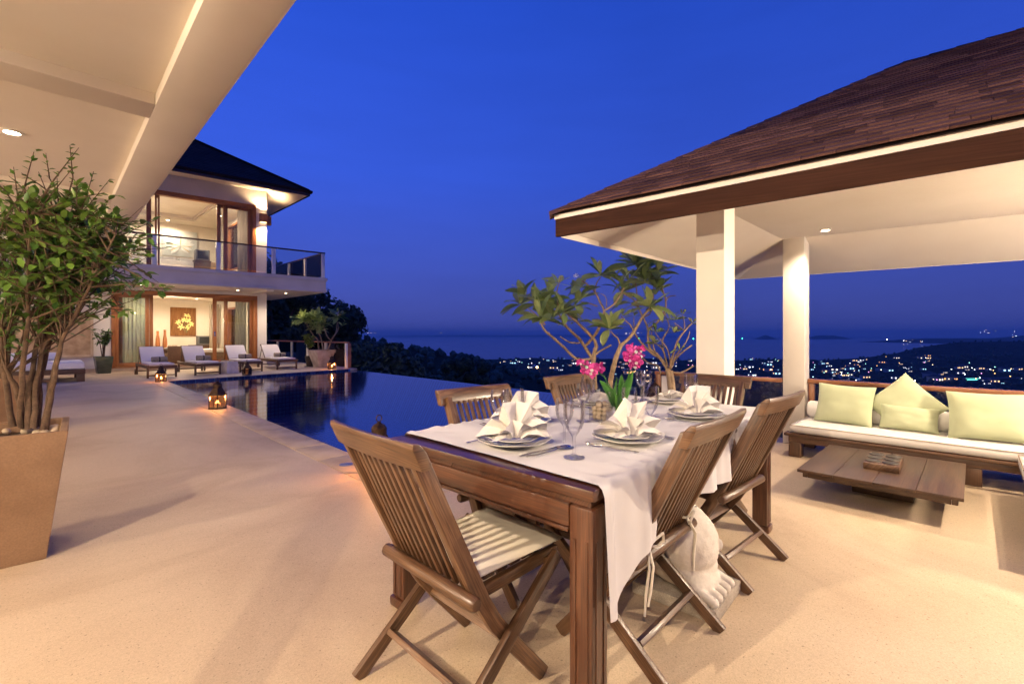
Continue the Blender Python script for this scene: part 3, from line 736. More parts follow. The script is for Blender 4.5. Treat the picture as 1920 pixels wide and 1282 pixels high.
# upper floor
vp('wall', [(4.20, SC, 0, .2, Z2, WT)], M['white_plaster'])
vp('wall', [(-9, -.9, 0, .2, Z2, WT)], M['white_plaster'])
vp('lintel', [(-.9, 4.2, 0, .2, UH, WT)], M['white_plaster'])
vp('back_wall', [(-4.0, SC - .2, QB, QB + .2, Z2, WT)], M['plaster'])
vp('ceiling', [(-4, SC - .2, .2, 1.3, UH + .22, UH + .3), (-4, SC - .2, QB - 1.1, QB, UH + .22, UH + .3), (3.3, SC - .2, 1.3, QB - 1.1, UH + .22, UH + .3), (-4, 3.3, 1.3, QB - 1.1, UH + .42, UH + .5)], M['plaster'])
vp('ceiling_cove', [(-4, 3.3, 1.3, 1.36, UH + .301, UH + .42), (-4, 3.3, QB - 1.16, QB - 1.1, UH + .301, UH + .42), (3.24, 3.3, 1.36, QB - 1.16, UH + .301, UH + .42)], M['slabface'])
# roof: hip with dark shingles, pale sloping soffit, dark fascia
EZ = 6.51; OV = 1.47; SR, SL = 5.56, -10
def vpoly(mb, *pts): mb.poly([V(*p) for p in pts]); return mb
rise = .667; ki = (QB + .2 + OV * 2) / 2
A_, B_, C_, D_ = (SL, -OV), (SR, -OV), (SR, QB + .2 + OV), (SL, QB + .2 + OV)
pk = (SR - ki, -OV + ki)
def pitch(mb, lift, inset=0):
    f0 = [(SL, -OV, EZ + lift), (SR, -OV, EZ + lift), (pk[0], pk[1], EZ + lift + ki * rise), (SL, pk[1], EZ + lift + ki * rise)]
    f1 = [(SR, -OV, EZ + lift), (SR, QB + .2 + OV, EZ + lift), (pk[0], pk[1], EZ + lift + ki * rise)]
    f2 = [(SR, QB + .2 + OV, EZ + lift), (SL, QB + .2 + OV, EZ + lift), (SL, pk[1], EZ + lift + ki * rise), (pk[0], pk[1], EZ + lift + ki * rise)]
    for f in (f0, f1, f2): vpoly(mb, *f)
mb = MB(); pitch(mb, .17); roof = part('roof', mb, M['darkshingle'], vl, world=True)
# courses of shingles on the slope, far off: one part
mb = MB(); rg = random.Random(2); row = 0; stepk = .16
while row * stepk < ki - .1:
    k = row * stepk; s = SL + rg.uniform(0, .3)
    while s < SR - k - .1:
        w_ = rg.uniform(.22, .42); e = min(s + w_, SR - k)
        q0, z0 = -OV + k, EZ + .172 + k * rise; q1, z1 = q0 + stepk, z0 + stepk * rise
        b = len(mb.v)
        for p in ((s, q0, z0 + .018), (e - .006, q0, z0 + .018), (e - .006, q1, z1 + .003), (s, q1, z1 + .003), (s, q0, z0), (e - .006, q0, z0)): mb.v.append(V(*p))
        mb.face((b, b + 1, b + 2, b + 3)); mb.face((b + 4, b + 5, b + 1, b)); s = e
    row += 1
M_ = to_local(vl); mb.v = [M_ @ p - roof.location for p in mb.v]
put('shingle', mb.mesh('shingle', M['darkshingle']), roof, kind='stuff')
mb = MB(); mb.bar(V(SR + .03, -OV - .03, EZ + .185), V(pk[0], pk[1], EZ + .19 + ki * rise), .24, .05); mb.v = [M_ @ p for p in mb.v]; put('ridge_cap', mb.mesh('ridge_cap', M['darkshingle'], .015), roof)
mb = MB(); mb.bar(V(pk[0], pk[1], EZ + .19 + ki * rise), V(SL, pk[1], EZ + .19 + ki * rise), .24, .05); mb.v = [M_ @ p for p in mb.v]; put('ridge_cap', mb.mesh('ridge_cap', M['darkshingle'], .015), roof)
mb = MB()
for f in (((SL, -OV + .02, EZ), (SL, 0, WT - .03), (SC, 0, WT - .03), (SR - .02, -OV + .02, EZ)), ((SR - .02, -OV + .02, EZ), (SC, 0, WT - .03), (SC, QB + .2, WT - .03), (SR - .02, QB + .2 + OV, EZ))): vpoly(mb, *f)
part('soffit', mb, M['soffit'], vl, world=True)
vp('fascia', [(SL, SR + .02, -OV - .04, -OV, EZ - .02, EZ + .16), (SR, SR + .04, -OV - .002, QB + .2 + OV, EZ - .02, EZ + .16)], M['darkwood'])
vp('gutter', [(SL, SR + .06, -OV - .1, -OV - .042, EZ + .08, EZ + .17), (SR + .042, SR + .1, -OV - .1, QB + .2 + OV, EZ + .08, EZ + .17)], M['fasciawood'])
# timber sliding doors
fm = M['frame']
def leafdoor(s0, s1, z0, z1, q0=.05, q1=.11, st=.1, pane=True):
    d_ = vp('sliding_door', [(s0, s0 + st, q0, q1, z0, z1, 2), (s1 - st, s1, q0, q1, z0, z1, 2), (s0 + st, s1 - st, q0, q1, z1 - .1, z1), (s0 + st, s1 - st, q0, q1, z0, z0 + .14)], fm, bevel=.006)
    if pane: vp('pane', [(s0 + st, s1 - st, (q0 + q1) / 2, (q0 + q1) / 2 + .01, z0 + .14, z1 - .1)], M['pane'], d_)
    return d_
vp('door_frame', [(0, 4.24, -.04, .18, GH - .1, GH + .04), (0, .1, -.04, .18, GF, GH - .1, 2), (4.10, 4.24, -.04, .18, GF, GH - .1, 2), (0.1, 4.1, -.02, .18, GF - .01, GF + .012)], fm, bevel=.006)
leafdoor(.1, .98, GF + .02, GH - .1)
leafdoor(.20, 1.10, GF + .02, GH - .1, .12, .17)
dr = leafdoor(2.83, 3.30, GF + .02, GH - .1, .12, .17, .12)
mb = MB(); vbox(mb, 2.86, 2.91, .095, .118, 1.15, 1.32); M_ = to_local(dr); mb.v = [M_ @ p for p in mb.v]; put('handle', mb.mesh('handle', M['chrome'], .004), dr)
leafdoor(3.17, 4.1, GF + .02, GH - .1)
vp('door_frame', [(-.9, 4.2, -.04, .18, UH - .06, UH + .1), (-.9, -.8, -.04, .18, Z2, UH - .06, 2), (4.07, 4.2, -.04, .18, Z2, UH - .06, 2), (-.8, 4.07, -.04, .18, Z2, Z2 + .08)], fm, bevel=.006)
leafdoor(-.8, .25, Z2 + .09, UH - .06)
leafdoor(.15, 1.05, Z2 + .09, UH - .06, .12, .17, .13)
leafdoor(1.14, 1.27, Z2 + .09, UH - .06, .05, .11, .05, False)
leafdoor(2.96, 3.3, Z2 + .09, UH - .06, .12, .17, .12)
leafdoor(3.15, 4.07, Z2 + .09, UH - .06, .05, .11, .13)
# balcony railing
rl = thing('balcony_railing', 'glass balcony railing with white posts and a dark rail on the villa', 'railing', V(2.5, -2.1, Z2))
def rp_(name, boxes, mat, bevel=0):
    mb = MB()
    for bx in boxes: vbox(mb, *bx)
    return part(name, mb, mat, rl, bevel=bevel, world=True)
RT = 4.28
rp_('top_rail', [(-9, 5.86, -2.19, -2.11, RT - .045, RT), (5.78, 5.86, -2.11, 3.5, RT - .045, RT)], M['darkwood'], .006)
ps = [-7.5, -5.85, -4.2, -2.55, -.9, .74, 2.40, 4.05, 5.73]
for s_ in ps: rp_('post', [(s_, s_ + .12, -2.18, -2.12, Z2 - .02, RT - .047)], M['white_plaster'], .005)
for a, b in zip(ps, ps[1:]): rp_('pane', [(a + .125, b - .005, -2.156, -2.146, Z2 + .06, RT - .047)], M['railglass'])
qs = [-2.1, -.5, 1.2, 2.9]
for q_ in qs[1:]: rp_('post', [(5.79, 5.85, q_, q_ + .12, Z2 - .02, RT - .047)], M['white_plaster'], .005)
for a, b in zip(qs, qs[1:]): rp_('pane', [(5.815, 5.825, a + .125, b - .005, Z2 + .06, RT - .047)], M['railglass'])
# corner sconce: two timber boxes, light above and below
sc = thing('wall_sconce', 'square timber wall sconce glowing on the villa corner above the balcony', 'lamp', V(4.44, -.08, 5.72))
mb = MB(); vbox(mb, 4.31, 4.55, -.17, -.004, 5.55, 5.88, 2); part('shade', mb, fm, sc, bevel=.008, world=True)
mb = MB(); vbox(mb, SC + .004, SC + .17, .0, .22, 5.50, 5.83, 2); part('shade', mb, fm, sc, bevel=.008, world=True)
for z_ in (5.545, 5.882):
    mb = MB(); vbox(mb, 4.33, 4.53, -.16, -.01, z_, z_ + .003); part('diffuser', mb, M['sconceglow'], sc, world=True)
for z_, a in ((5.44, -1), (5.98, 1)):
    lamp('SPOT', V(4.42, -.16, z_), 130, (1, .66, .36), .05, 130, .6, (0, 0, a)); lamp('SPOT', V(4.72, .08, z_), 30, (1, .66, .36), .05, 130, .6, (0, 0, a))
# recessed lamps in the villa
def vdown(s, q, z, w, cone=140, on=True):
    p = V(s, q, z); downlight(vl, p.x, p.y, p.z, w, cone, .06)
for s, q in ((.6, -1.1), (3.3, -1.1), (4.95, -.9), (-2.6, -1.1), (-5, -1.1)): vdown(s, q, 2.80, 90, 150)
for s, q in ((1.2, 2.0), (3.3, 2.0), (1.2, 4.8), (3.3, 4.8)): vdown(s, q, 2.80, 120, 170)
for s, q in ((.4, 1.0), (2.4, 1.0), (.4, 5.6), (2.4, 5.6), (3.8, 3.2)): vdown(s, q, UH + .22, 150, 170)
# added fill lights without fixtures, to brighten the villa rooms
for s, q, z, w in ((1.0, 3.2, 5.2, 45), (2.2, 3.4, 1.7, 110), (.9, .9, 2.0, 30), (3.6, .9, 5.2, 40)): lamp('POINT', V(s, q, z), w, radius=.25)

# ---- things in the villa rooms
def vthing(name, label, cat, s, q, z, **kw): return thing(name, label, cat, V(s, q, z), **kw)
def vpart(t_, name, boxes, mat, bevel=0, **kw):
    mb = MB()
    for bx in boxes: vbox(mb, *bx)
    return part(name, mb, mat, t_, bevel=bevel, world=True, **kw)
def flower_picture(name, label, s0, s1, z0, z1, bg, strokes, fr):
    t_ = vthing(name, label, 'painting', (s0 + s1) / 2, QB - .03, z0)
    vpart(t_, 'canvas', [(s0, s1, QB - .045, QB - .003, z0, z1, 2)], bg, .004)
    k = 0
    for mat, petals in strokes:
        mb = MB()
        for (cx_, cz_, ang, L, w_) in petals:
            ca, sa = math.cos(ang), math.sin(ang); pts = []
            for (u, v_) in ((0, 0), (.35, .5), (.75, .42), (1, 0), (.75, -.42), (.35, -.5)):
                x_, z_ = u * L * ca - v_ * w_ * sa, u * L * sa + v_ * w_ * ca
                pts.append(V(s0 + (s1 - s0) * cx_ + x_, QB - .047 - .0012 * k, z0 + (z1 - z0) * cz_ + z_))
            mb.poly(pts); k += 1
        part('petal' if k else 'petal', mb, mat, t_, world=True)
rg = random.Random(4)
yl = mottled('yellow_paint', (.75, .62, .16), (.85, .78, .38), 9, .6); gn = mottled('stem_paint', (.10, .14, .05), (.2, .24, .1), 9, .6)
pet = []; stems = []
for cx_, cz_ in ((.66, .72), (.3, .48), (.52, .56), (.70, .55), (.42, .32), (.66, .30), (.8, .42)):
    for k in range(6): pet.append((cx_, cz_, k * 1.05 + rg.uniform(0, .5), rg.uniform(.11, .17), rg.uniform(.05, .07)))
    stems.append((.62, .1, math.atan2((cz_ - .1) * 1.3, (cx_ - .62) * .96), math.hypot((cz_ - .1) * 1.3, (cx_ - .62) * .96), .018))
flower_picture('flower_painting', 'yellow lilies painted on a brown board in the ground-floor room', 2.60, 3.57, 1.15, 2.47, wood('painted_board', (.12, .05, .015), (.24, .11, .04), (.33, .17, .07), .6, 3, 60), [(gn, stems), (yl, pet)], None)
wp = mottled('white_paint', (.70, .70, .66), (.85, .85, .80), 9, .6); gp = mottled('grey_paint', (.42, .48, .50), (.55, .58, .58), 9, .6); op = mottled('ochre_paint', (.72, .48, .14), (.8, .58, .22), 9, .6)
lot = [(.5, .42, a, rg.uniform(.45, .6), .16) for a in (.2, .55, .95, 1.3, 1.7, 2.1, 2.5, 2.9, -.35, -.8, 3.5, 4.0)]
lot2 = [(.5, .42, a, .38, .1) for a in (.38, 1.1, 1.9, 2.7, -.1, 3.3)]
och = [(.5, .40, a, .5, .03) for a in (.05, 2.95, 1.5, -.6, 3.75)]
flower_picture('lotus_painting', 'pale grey and white lotus painting in the upper bedroom', 2.30, 3.62, 4.82, 6.0, mottled('pale_canvas', (.50, .54, .52), (.72, .70, .62), 3, .7, detail=7), [(gp, lot2), (wp, lot), (op, och)], None)
t_ = vthing('bed', 'bed with white linen in the upper bedroom under the lotus painting', 'bed', 1.6, 4.6, Z2)
vpart(t_, 'bed_base', [(.2, 3.1, 3.6, 5.9, Z2, Z2 + .45)], M['darkwood'], .01); vpart(t_, 'mattress', [(.22, 3.08, 3.62, 5.88, Z2 + .452, Z2 + .95)], M['linen'], .05)
for s_ in (1.2, 2.1, 2.75): 
    vpart(t_, 'pillow', [(s_, s_ + .6, 5.3, 5.85, Z2 + .955, Z2 + 1.3)], M['linen'], .09)
t_ = vthing('armchair', 'tan rounded armchair by the bedroom side window', 'armchair', 3.7, 4.5, Z2)
vpart(t_, 'seat', [(3.5, 4.2, 4.2, 4.9, Z2, Z2 + .55)], M['piping'], .06); vpart(t_, 'backrest', [(3.5, 4.2, 4.75, 4.95, Z2 + .552, Z2 + 1.15)], M['piping'], .08)
def tv(label, s0, s1, z0, z1, q):
    t_ = vthing('television', label, 'television', (s0 + s1) / 2, q, z0)
    vpart(t_, 'casing', [(s0, s1, q, q + .35, z0, z1)], M['tvcase'], .015); vpart(t_, 'screen', [(s0 + .06, s1 - .06, q - .006, q - .001, z0 + .07, z1 - .05)], M['screen'])
tv('grey television on the low cabinet in the ground-floor room', 3.55, 4.15, .74, 1.16, 5.8)
tv('grey television in the upper bedroom beside the armchair', 2.98, 3.48, Z2 + 1.0, Z2 + 1.45, 3.4)
t_ = vthing('cabinet', 'low brown wicker cabinet under the television', 'cabinet', 3.8, 5.9, GF)
vpart(t_, 'body', [(3.3, 4.3, 5.7, 6.25, GF, .66)], M['wicker'], .01); vpart(t_, 'top', [(3.27, 4.33, 5.67, 6.27, .662, .735)], M['darkwood'], .005)
t_ = vthing('tv_stand', 'small stand carrying the bedroom television', 'stand', 3.2, 3.6, Z2); vpart(t_, 'stand_body', [(2.95, 3.5, 3.35, 3.85, Z2, Z2 + .94)], M['darkwood'], .01); vpart(t_, 'stand_top', [(2.93, 3.52, 3.33, 3.87, Z2 + .942, Z2 + .995)], M['darkwood'], .004)
for s_, lab in ((2.3, 'tall slim wooden vase beside the other slim vase under the lily painting'), (2.05, 'slightly shorter slim wooden vase on the outer side of the pair')):
    mb = MB(); hh = .85 if s_ > 2.2 else .8
    mb.lathe([(.0, 0), (.07, 0), (.09, .2), (.075, .45), (.045, .62), (.05, hh), (.035, hh), (.03, .6)], 16); solo('floor_vase', mb, fm, lab, 'vase', V(s_, 5.6, GF + .46), smooth=50)
t_ = vthing('coffer', 'low wicker chest carrying the two slim vases', 'chest', 2.2, 5.6, GF); vpart(t_, 'chest_body', [(1.8, 2.6, 5.3, 5.95, GF, GF + .42)], M['wicker'], .01); vpart(t_, 'chest_lid', [(1.78, 2.62, 5.28, 5.97, GF + .422, GF + .458)], M['darkwood'], .004)
t_ = vthing('dining_bench_table', 'low wicker table with a bowl inside the open door', 'table', 1.9, 1.9, GF)
vpart(t_, 'tabletop', [(1.35, 2.75, 1.5, 2.4, .60, .66)], M['wicker'], .008); vpart(t_, 'table_base', [(1.45, 2.65, 1.6, 2.3, GF, .598)], M['wicker'], .008)
mb = MB(); mb.lathe([(0, 0), (.2, 0), (.3, .05), (.28, .06), (.18, .02), (0, .02)], 20); solo('wooden_dish', mb, M['darkwood'], 'flat dark dish on the low wicker table', 'dish', V(1.95, 1.85, .662), smooth=50)
for k, (ds_, dq) in enumerate(((-.1, 0), (.08, .05), (.0, -.08))):
    mb = MB(); mb.lathe([(0, 0), (.06, .02), (.08, .07), (.05, .12), (0, .13)], 12); solo('gourd', mb, M['piping'], ['round tan gourd on the flat dish, left of the three', 'round tan gourd on the flat dish, right of the three', 'round tan gourd at the front of the flat dish'][k], 'gourd', V(1.95 + ds_, 1.85 + dq, .685), smooth=60)
t_ = vthing('wicker_chair', 'brown wicker tub chair just inside the open door', 'chair', 1.75, .75, GF)
vpart(t_, 'seat', [(1.55, 2.15, .5, 1.05, GF + .2, GF + .42)], M['wicker'], .03); vpart(t_, 'backrest', [(1.55, 2.15, .42, .497, GF + .2, GF + .68)], M['wicker'], .03)
for a in (1.58, 2.07):
    vpart(t_, 'leg', [(a, a + .05, .55, .6, GF, GF + .198)], M['wicker']); vpart(t_, 'leg', [(a, a + .05, .95, 1.0, GF, GF + .198)], M['wicker'])
t_ = vthing('settee', 'white-cushioned wicker settee by the curtains in the ground-floor room', 'settee', 3.6, 2.5, GF)
vpart(t_, 'base', [(3.05, 4.2, 2.4, 3.2, GF, GF + .36)], M['wicker'], .02); vpart(t_, 'cushion', [(3.07, 4.18, 2.42, 3.18, GF + .362, GF + .52)], M['mattress'], .04)
def curtain(label, s0, s1, q, z0, z1, mat, folds):
    mb = MB(); n = folds * 6
    def fn(u, v_):
        a = u * folds * 2 * math.pi; amp = .045 * (.5 + .5 * (1 - v_))
        return V(s0 + (s1 - s0) * u, q + amp * math.sin(a) + .015 * math.sin(a * .37 + v_ * 2), z0 + (z1 - z0) * v_)
    mb.grid(fn, n, 6); o = solo('curtain', mb, mat, label, 'curtain', smooth=70)
curtain('sage curtain behind the closed door at the dark end of the facade', .05, 1.0, .36, GF + .02, GH - .05, M['curtain'], 9)
curtain('sage curtain behind the open end door by the white corner', 3.62, 4.0, .40, GF + .02, GH - .05, M['curtain'], 6)
curtain('sage curtain beside the side window of the ground-floor room', 4.04, 4.22, .42, GF + .02, GH - .05, M['curtain'], 3)
curtain('cream curtain at the inner end of the ground-floor side window', 3.75, 4.2, 4.7, GF + .02, GH - .05, M['curtain2'], 4)
curtain('beige curtain behind the upper end door by the sconce', 3.7, 4.12, .42, Z2 + .03, UH - .05, M['curtain2'], 8)

# ---- the relief panel and daybed against the villa wall
t_ = vthing('relief_panel', 'carved sandstone relief panel in a recess behind the daybed', 'panel', -1.6, -.05, .55)
vpart(t_, 'panel_frame', [(-2.75, -2.68, -.07, -.003, .5, 1.85), (-.5, -.43, -.07, -.003, .5, 1.85), (-2.68, -.5, -.07, -.003, 1.78, 1.85), (-2.68, -.5, -.07, -.003, .5, .57)], M['coping'], .004)
mb = MB()
def rel(u, v_):
    s_ = -2.68 + 2.18 * u; z_ = .57 + 1.21 * v_
    h_ = .03 * math.sin(22 * (v_ * .7 + .3 * math.sin(u * 4)) + 6 * mnoise.noise(Vector((u * 5, v_ * 4, 1)))) + .04 * mnoise.noise(Vector((u * 9, v_ * 7, 3)))
    return V(s_, -.05 - .5 * abs(h_), z_)
mb.grid(rel, 60, 36); part('carving', mb, mottled('sandstone', (.36, .24, .14), (.55, .40, .26), 7, .9, .4, 40), t_, world=True, smooth=60)
db = thing('daybed', 'dark timber daybed with a thick white mattress by the relief panel', 'daybed', (-.3, 16.9, 0))
def db_(name, bx, mat, bevel=.008): 
    mb = MB(); mb.box(*bx); return part(name, mb, mat, db, world=True, bevel=bevel)
db_('platform', (-1.6, .64, 16.28, 18.1, .20, .32), M['sofawood'])
for a, c in ((-1.55, 16.3), (.47, 16.3), (.47, 17.9), (-1.55, 17.9)): db_('leg', (a, a + .16, c, c + .16, 0, .198), M['sofawood'])
db_('mattress', (-1.56, .62, 16.3, 18.06, .323, .50), M['mattress'], .05)
mb = MB(); mb.tube([(-1.3, 17.9, 0), (-1.29, 17.9, 0), (.1, 17.9, 0), (.11, 17.9, 0)], [.09, .11, .11, .09], 20); solo('bolster', mb, M['mattress'], 'white round bolster along the back of the daybed', 'bolster', (0, 0, .613), smooth=50)
st = thing('low_stool', 'low dark timber stool standing before the daybed', 'stool', (-.12, 14.1, 0))
mb = MB(); mb.box(-.38, .2, -.2, .2, .2, .26); part('seat', mb, M['darkwood'], st, bevel=.006)
for a in (-.3, .06): mb = MB(); mb.box(a, a + .1, -.16, .16, 0, .198); part('leg', mb, M['darkwood'], st, bevel=.005)

# ---- glass railing on the side terrace
sr = thing('side_railing', 'timber-capped glass railing with white posts beyond the loungers', 'railing', (7.66, 20, 0))
def sr_(name, bx, mat, bevel=.005):
    mb = MB(); mb.box(*bx); return part(name, mb, mat, sr, world=True, bevel=bevel)
mb = MB(); mb.box(7.6, 7.72, 16.1, 29, .90, .95, grain=1); part('top_rail', mb, M['rail'], sr, world=True, bevel=.006)
ys = [16.12, 17.9, 19.7, 21.5, 23.3, 25.1, 27, 28.9]
for y_ in ys: sr_('post', (7.59, 7.66, y_, y_ + .11, 0, .897), M['white_plaster'])
for y_ in ys[:1]: sr_('end_panel', (7.665, 7.78, y_ - .02, y_ + .12, -.1, .897), M['rail'])
for a, c in zip(ys, ys[1:]): sr_('pane', (7.62, 7.63, a + .115, c - .005, .05, .895), M['railglass'], 0)

# ================================================================== THE PAVILION
pv = thing('pavilion', 'open pavilion with white columns, tray ceiling and brown shingle hip roof', 'pavilion', (4.4, 0, 0))
def pv_(name, bx, mat, bevel=.006, grain=0):
    mb = MB(); mb.box(*bx, grain=grain); return part(name, mb, mat, pv, world=True, bevel=bevel)
ZE, ZT = 1.95, 2.262
for x_, y_ in ((3.49, 1.29), (5.76, 1.29), (3.75, -3.0), (6.1, -3.0)): pv_('column', (x_, x_ + .21, y_, y_ + .21, 0, ZT + .1), M['white_plaster'], .008)
fx = lambda y: 2.749 + (2.241 - y) * .0806           # front eave line
rx = lambda y: 6.53 + (2.241 - y) * .128              # rear eave line
tf = lambda y: 3.45 + (1.5 - y) * .09                 # tray front / rear
tr_ = lambda y: 5.775 + (1.5 - y) * .145
YL, YT, YE, YB = 2.241, 1.5, -4.2, -3.6
mb = MB(); mb.poly([(tf(YT), YT, ZT), (tr_(YT), YT, ZT), (tr_(YB), YB, ZT), (tf(YB), YB, ZT)]); part('ceiling', mb, M['soffit'], pv, world=True)
mb = MB(); g_ = .012
mb.poly([(fx(YL) + .03, YL - .005, ZE + .05), (rx(YL), YL - .005, ZE), (tr_(YT), YT, ZT), (tf(YT), YT, ZT)])
mb.poly([(rx(YL), YL - .005, ZE), (rx(YE), YE, ZE), (tr_(YB), YB, ZT), (tr_(YT), YT, ZT)])
mb.poly([(fx(YL) + .03, YL - .005, ZE + .05), (tf(YT), YT, ZT), (tf(YB), YB, ZT), (fx(YE) + .03, YE, ZE + .05)])
part('soffit', mb, M['soffit'], pv, world=True)
mb = MB(); mb.poly([(rx(YL) + .002, YL, ZE - .004), (rx(YE) + .002, YE, ZE - .004), (rx(YE) + .002, YE, ZE + .14), (rx(YL) + .002, YL, ZE + .14)])
mb.poly([(fx(YL) + .03, YL + .002, ZE + .0), (rx(YL), YL + .002, ZE - .004), (rx(YL), YL + .002, ZE + .14), (fx(YL) + .03, YL + .002, ZE + .14)]); part('rear_fascia', mb, M['soffit'], pv, world=True)
# front fascia board with a cream strip over it
mb = MB(); mb.prism([(fx(YL), YL + .012), (fx(YL) - .028, YL + .012), (fx(YE) - .028, YE), (fx(YE), YE)], ZE - .003, ZE + .128)
mb.uv = [[(mb.v[i].y, mb.v[i].z + .7 * mb.v[i].x) for i in f] for f in mb.f]
me = part('fascia', mb, M['fasciawood'], pv, world=True, bevel=.003)
mb = MB(); mb.prism([(fx(YL), YL + .018), (fx(YL) - .034, YL + .018), (fx(YE) - .034, YE), (fx(YE), YE)], ZE + .1295, ZE + .165); part('eave_trim', mb, M['soffit'], pv, world=True)
# the roof planes
ZR = ZE + .180; RZ = 3.375
cx_ = lambda y: (fx(y) + rx(y)) / 2
py_ = .40
ex0 = .05
E0 = Vector((fx(YL) - ex0, YL + ex0, ZR)); E1 = Vector((fx(YE) - ex0, YE, ZR)); PK = Vector((cx_(py_), py_, RZ)); PE = Vector((cx_(YE), YE, RZ))
RL = Vector((rx(YL) + ex0, YL + ex0, ZR)); RE = Vector((rx(YE) + ex0, YE, ZR))
mb = MB(); dn = Vector((0, 0, -.02))
for f in ((E1, E0, PK, PE), (E0, RL, PK), (RL, RE, PE, PK)): mb.poly([p + dn for p in f])
proof = part('roof', mb, M['darkshingle'], pv, world=True)
ax_y = (E1 - E0).normalized()                                  # along the eave, towards the right of the picture
nrm = ax_y.cross(PK - E0).normalized()
if nrm.z < 0: nrm = -nrm
upv = nrm.cross(ax_y); upv = upv if upv.z > 0 else -upv
slope_len = (PK - E0).dot(upv)
hipt = (PK - E0).dot(ax_y) / slope_len
rowh = .080; nrow = int(slope_len / rowh); cands = []; rg = random.Random(9)
for k in range(nrow + 1):
    v0 = k * rowh; u = hipt * v0 + .0; first = True; u -= rg.uniform(0, .1)
    while u < 4.6:
        w_ = rg.choice((.12, .15, .19, .23)) * rg.uniform(.9, 1.1)
        a, c = max(u, hipt * (v0 + rowh)), u + w_
        if c - a > .03 and v0 + rowh * 1.2 < slope_len + .05:
            cands.append((a, c, v0, rg.uniform(.001, .005)))
        u += w_
PM = to_local(pv) 
def shp(u, v_, n_): return PM @ (E0 + ax_y * u + upv * v_ + nrm * n_)
def sh_geo(mb, a, c, v0, th):
    b = len(mb.v); v1 = v0 + rowh * 1.18
    for p in ((a, v0, .011), (c - .003, v0, .011), (c - .003, v1, .001), (a, v1, .001)): mb.v.append(shp(p[0], p[1], p[2] + th)); 
    for p in ((a, v0, 0), (c - .003, v0, 0), (c - .003, v1, 0), (a, v1, 0)): mb.v.append(shp(*p))
    for q in ((0, 1, 2, 3), (4, 5, 1, 0), (5, 6, 2, 1), (7, 4, 0, 3)): mb.face([b + i for i in q])
def seen(c):
    p = E0 + ax_y * (c[0] + c[1]) * .5 + upv * c[2]; d = (p.x + p.y) / R2; r = (p.x - p.y) / R2
    return d > .3 and r / d < 1.16, d
vis = sorted([c for c in cands if seen(c)[0]], key=lambda c: seen(c)[1] / (c[1] - c[0]) )
big = set(vis[:300])
for c in vis[:300]:
    g = MB(); sh_geo(g, *c); put('shingle', g.mesh('shingle', M['shingle']), proof)
g = MB()
for c in cands:
    if c not in big: sh_geo(g, *c)
put('shingle_field', g.mesh('shingle_field', M['shingle']), proof, kind='stuff')
hipv = (PK - E0); hl_ = hipv.length; hipv.normalize(); hs = hipv.cross(Vector((0, 0, 1))).normalized(); hn = hs.cross(hipv); hn = hn if hn.z > 0 else -hn
k = 0.0
def cap(p0, dv, sd, nv, L=.19):
    g = MB(); b = 0
    for (l_, s_, n_) in ((0, -.085, -.032), (0, 0, .016), (0, .085, -.032), (L, -.085, -.038), (L, 0, .009), (L, .085, -.038)): g.v.append(PM @ (p0 + dv * l_ + sd * s_ + nv * n_))
    g.face((0, 1, 4, 3)); g.face((1, 2, 5, 4)); g.face((2, 1, 0)); put('ridge_cap', g.mesh('ridge_cap', M['shingle']), proof)
while k < hl_ - .05: cap(E0 + hipv * k, hipv, hs, hn); k += .155
k = 0.0; rv_ = (PE - PK).normalized(); rs_ = rv_.cross(Vector((0, 0, 1))).normalized()
while k < 2.6: cap(PK + rv_ * k, rv_, rs_, Vector((0, 0, 1))); k += .155
PDL = [(5.53, 1.055, 75, None), (5.6, -.9, 80, None), (4.0, -1.1, 270, (-1.6, 1.3, -1.9))]
for x_, y_, w_, a_ in PDL: downlight(pv, x_, y_, ZT, w_, 140, .045, radius=.025, aim=a_ or (0, 0, -1))
fl = thing('fill_lamp', 'added globe fill lamp standing in the pavilion outside the picture', 'lamp', (4.9, -2.1, 0))
mb = MB(); mb.lathe([(0, 0), (.16, 0), (.16, .015), (.02, .03), (.015, 1.3), (0, 1.3)], 20); part('stand', mb, M['black'], fl, smooth=40)
mb = MB(); mb.lathe([(0, 1.3), (.09, 1.34), (.13, 1.43), (.09, 1.52), (0, 1.56)], 20); part('globe', mb, M['sconceglow'], fl, smooth=60)
lamp('POINT', (4.72, -1.95, 1.43), 290, radius=.12)  # unseen lamp added as fill for the pavilion ceiling
# railing behind the sofa
dr_ = thing('deck_railing', 'brown timber and glass railing behind the sofa and columns', 'railing', (5.9, 0, 0))
def dr2(name, bx, mat, bevel=.005, grain=0):
    mb = MB(); mb.box(*bx, grain=grain); return part(name, mb, mat, dr_, world=True, bevel=bevel)
dr2('top_rail', (5.86, 5.95, -4, 1.285, .675, .72), M['rail'], .006, 1); dr2('top_rail', (5.72, 5.81, 1.505, 3.02, .675, .72), M['rail'], .006, 1)
dr2('bottom_rail', (5.88, 5.93, -4, 1.285, .10, .14), M['rail'], .004, 1); dr2('bottom_rail', (5.74, 5.79, 1.505, 3.0, .28, .32), M['rail'], .004, 1)
pys = [1.225, -.01, -1.25, -2.5, -3.9]
for y_ in pys: dr2('post', (5.88, 5.93, y_, y_ + .055, 0, .674), M['rail'], .004, 2)
for a, c in zip(pys, pys[1:]): dr2('pane', (5.90, 5.908, c + .06, a - .005, .142, .672), M['railglass'], 0)
dr2('post', (5.73, 5.80, 2.94, 3.01, 0, .674), M['rail'], .004, 2); dr2('post', (5.72, 5.79, 2.80, 2.92, 0, .66), M['white_plaster'], .004, 2)
dr2('pane', (5.76, 5.768, 1.51, 2.79, .322, .672), M['railglass'], 0)

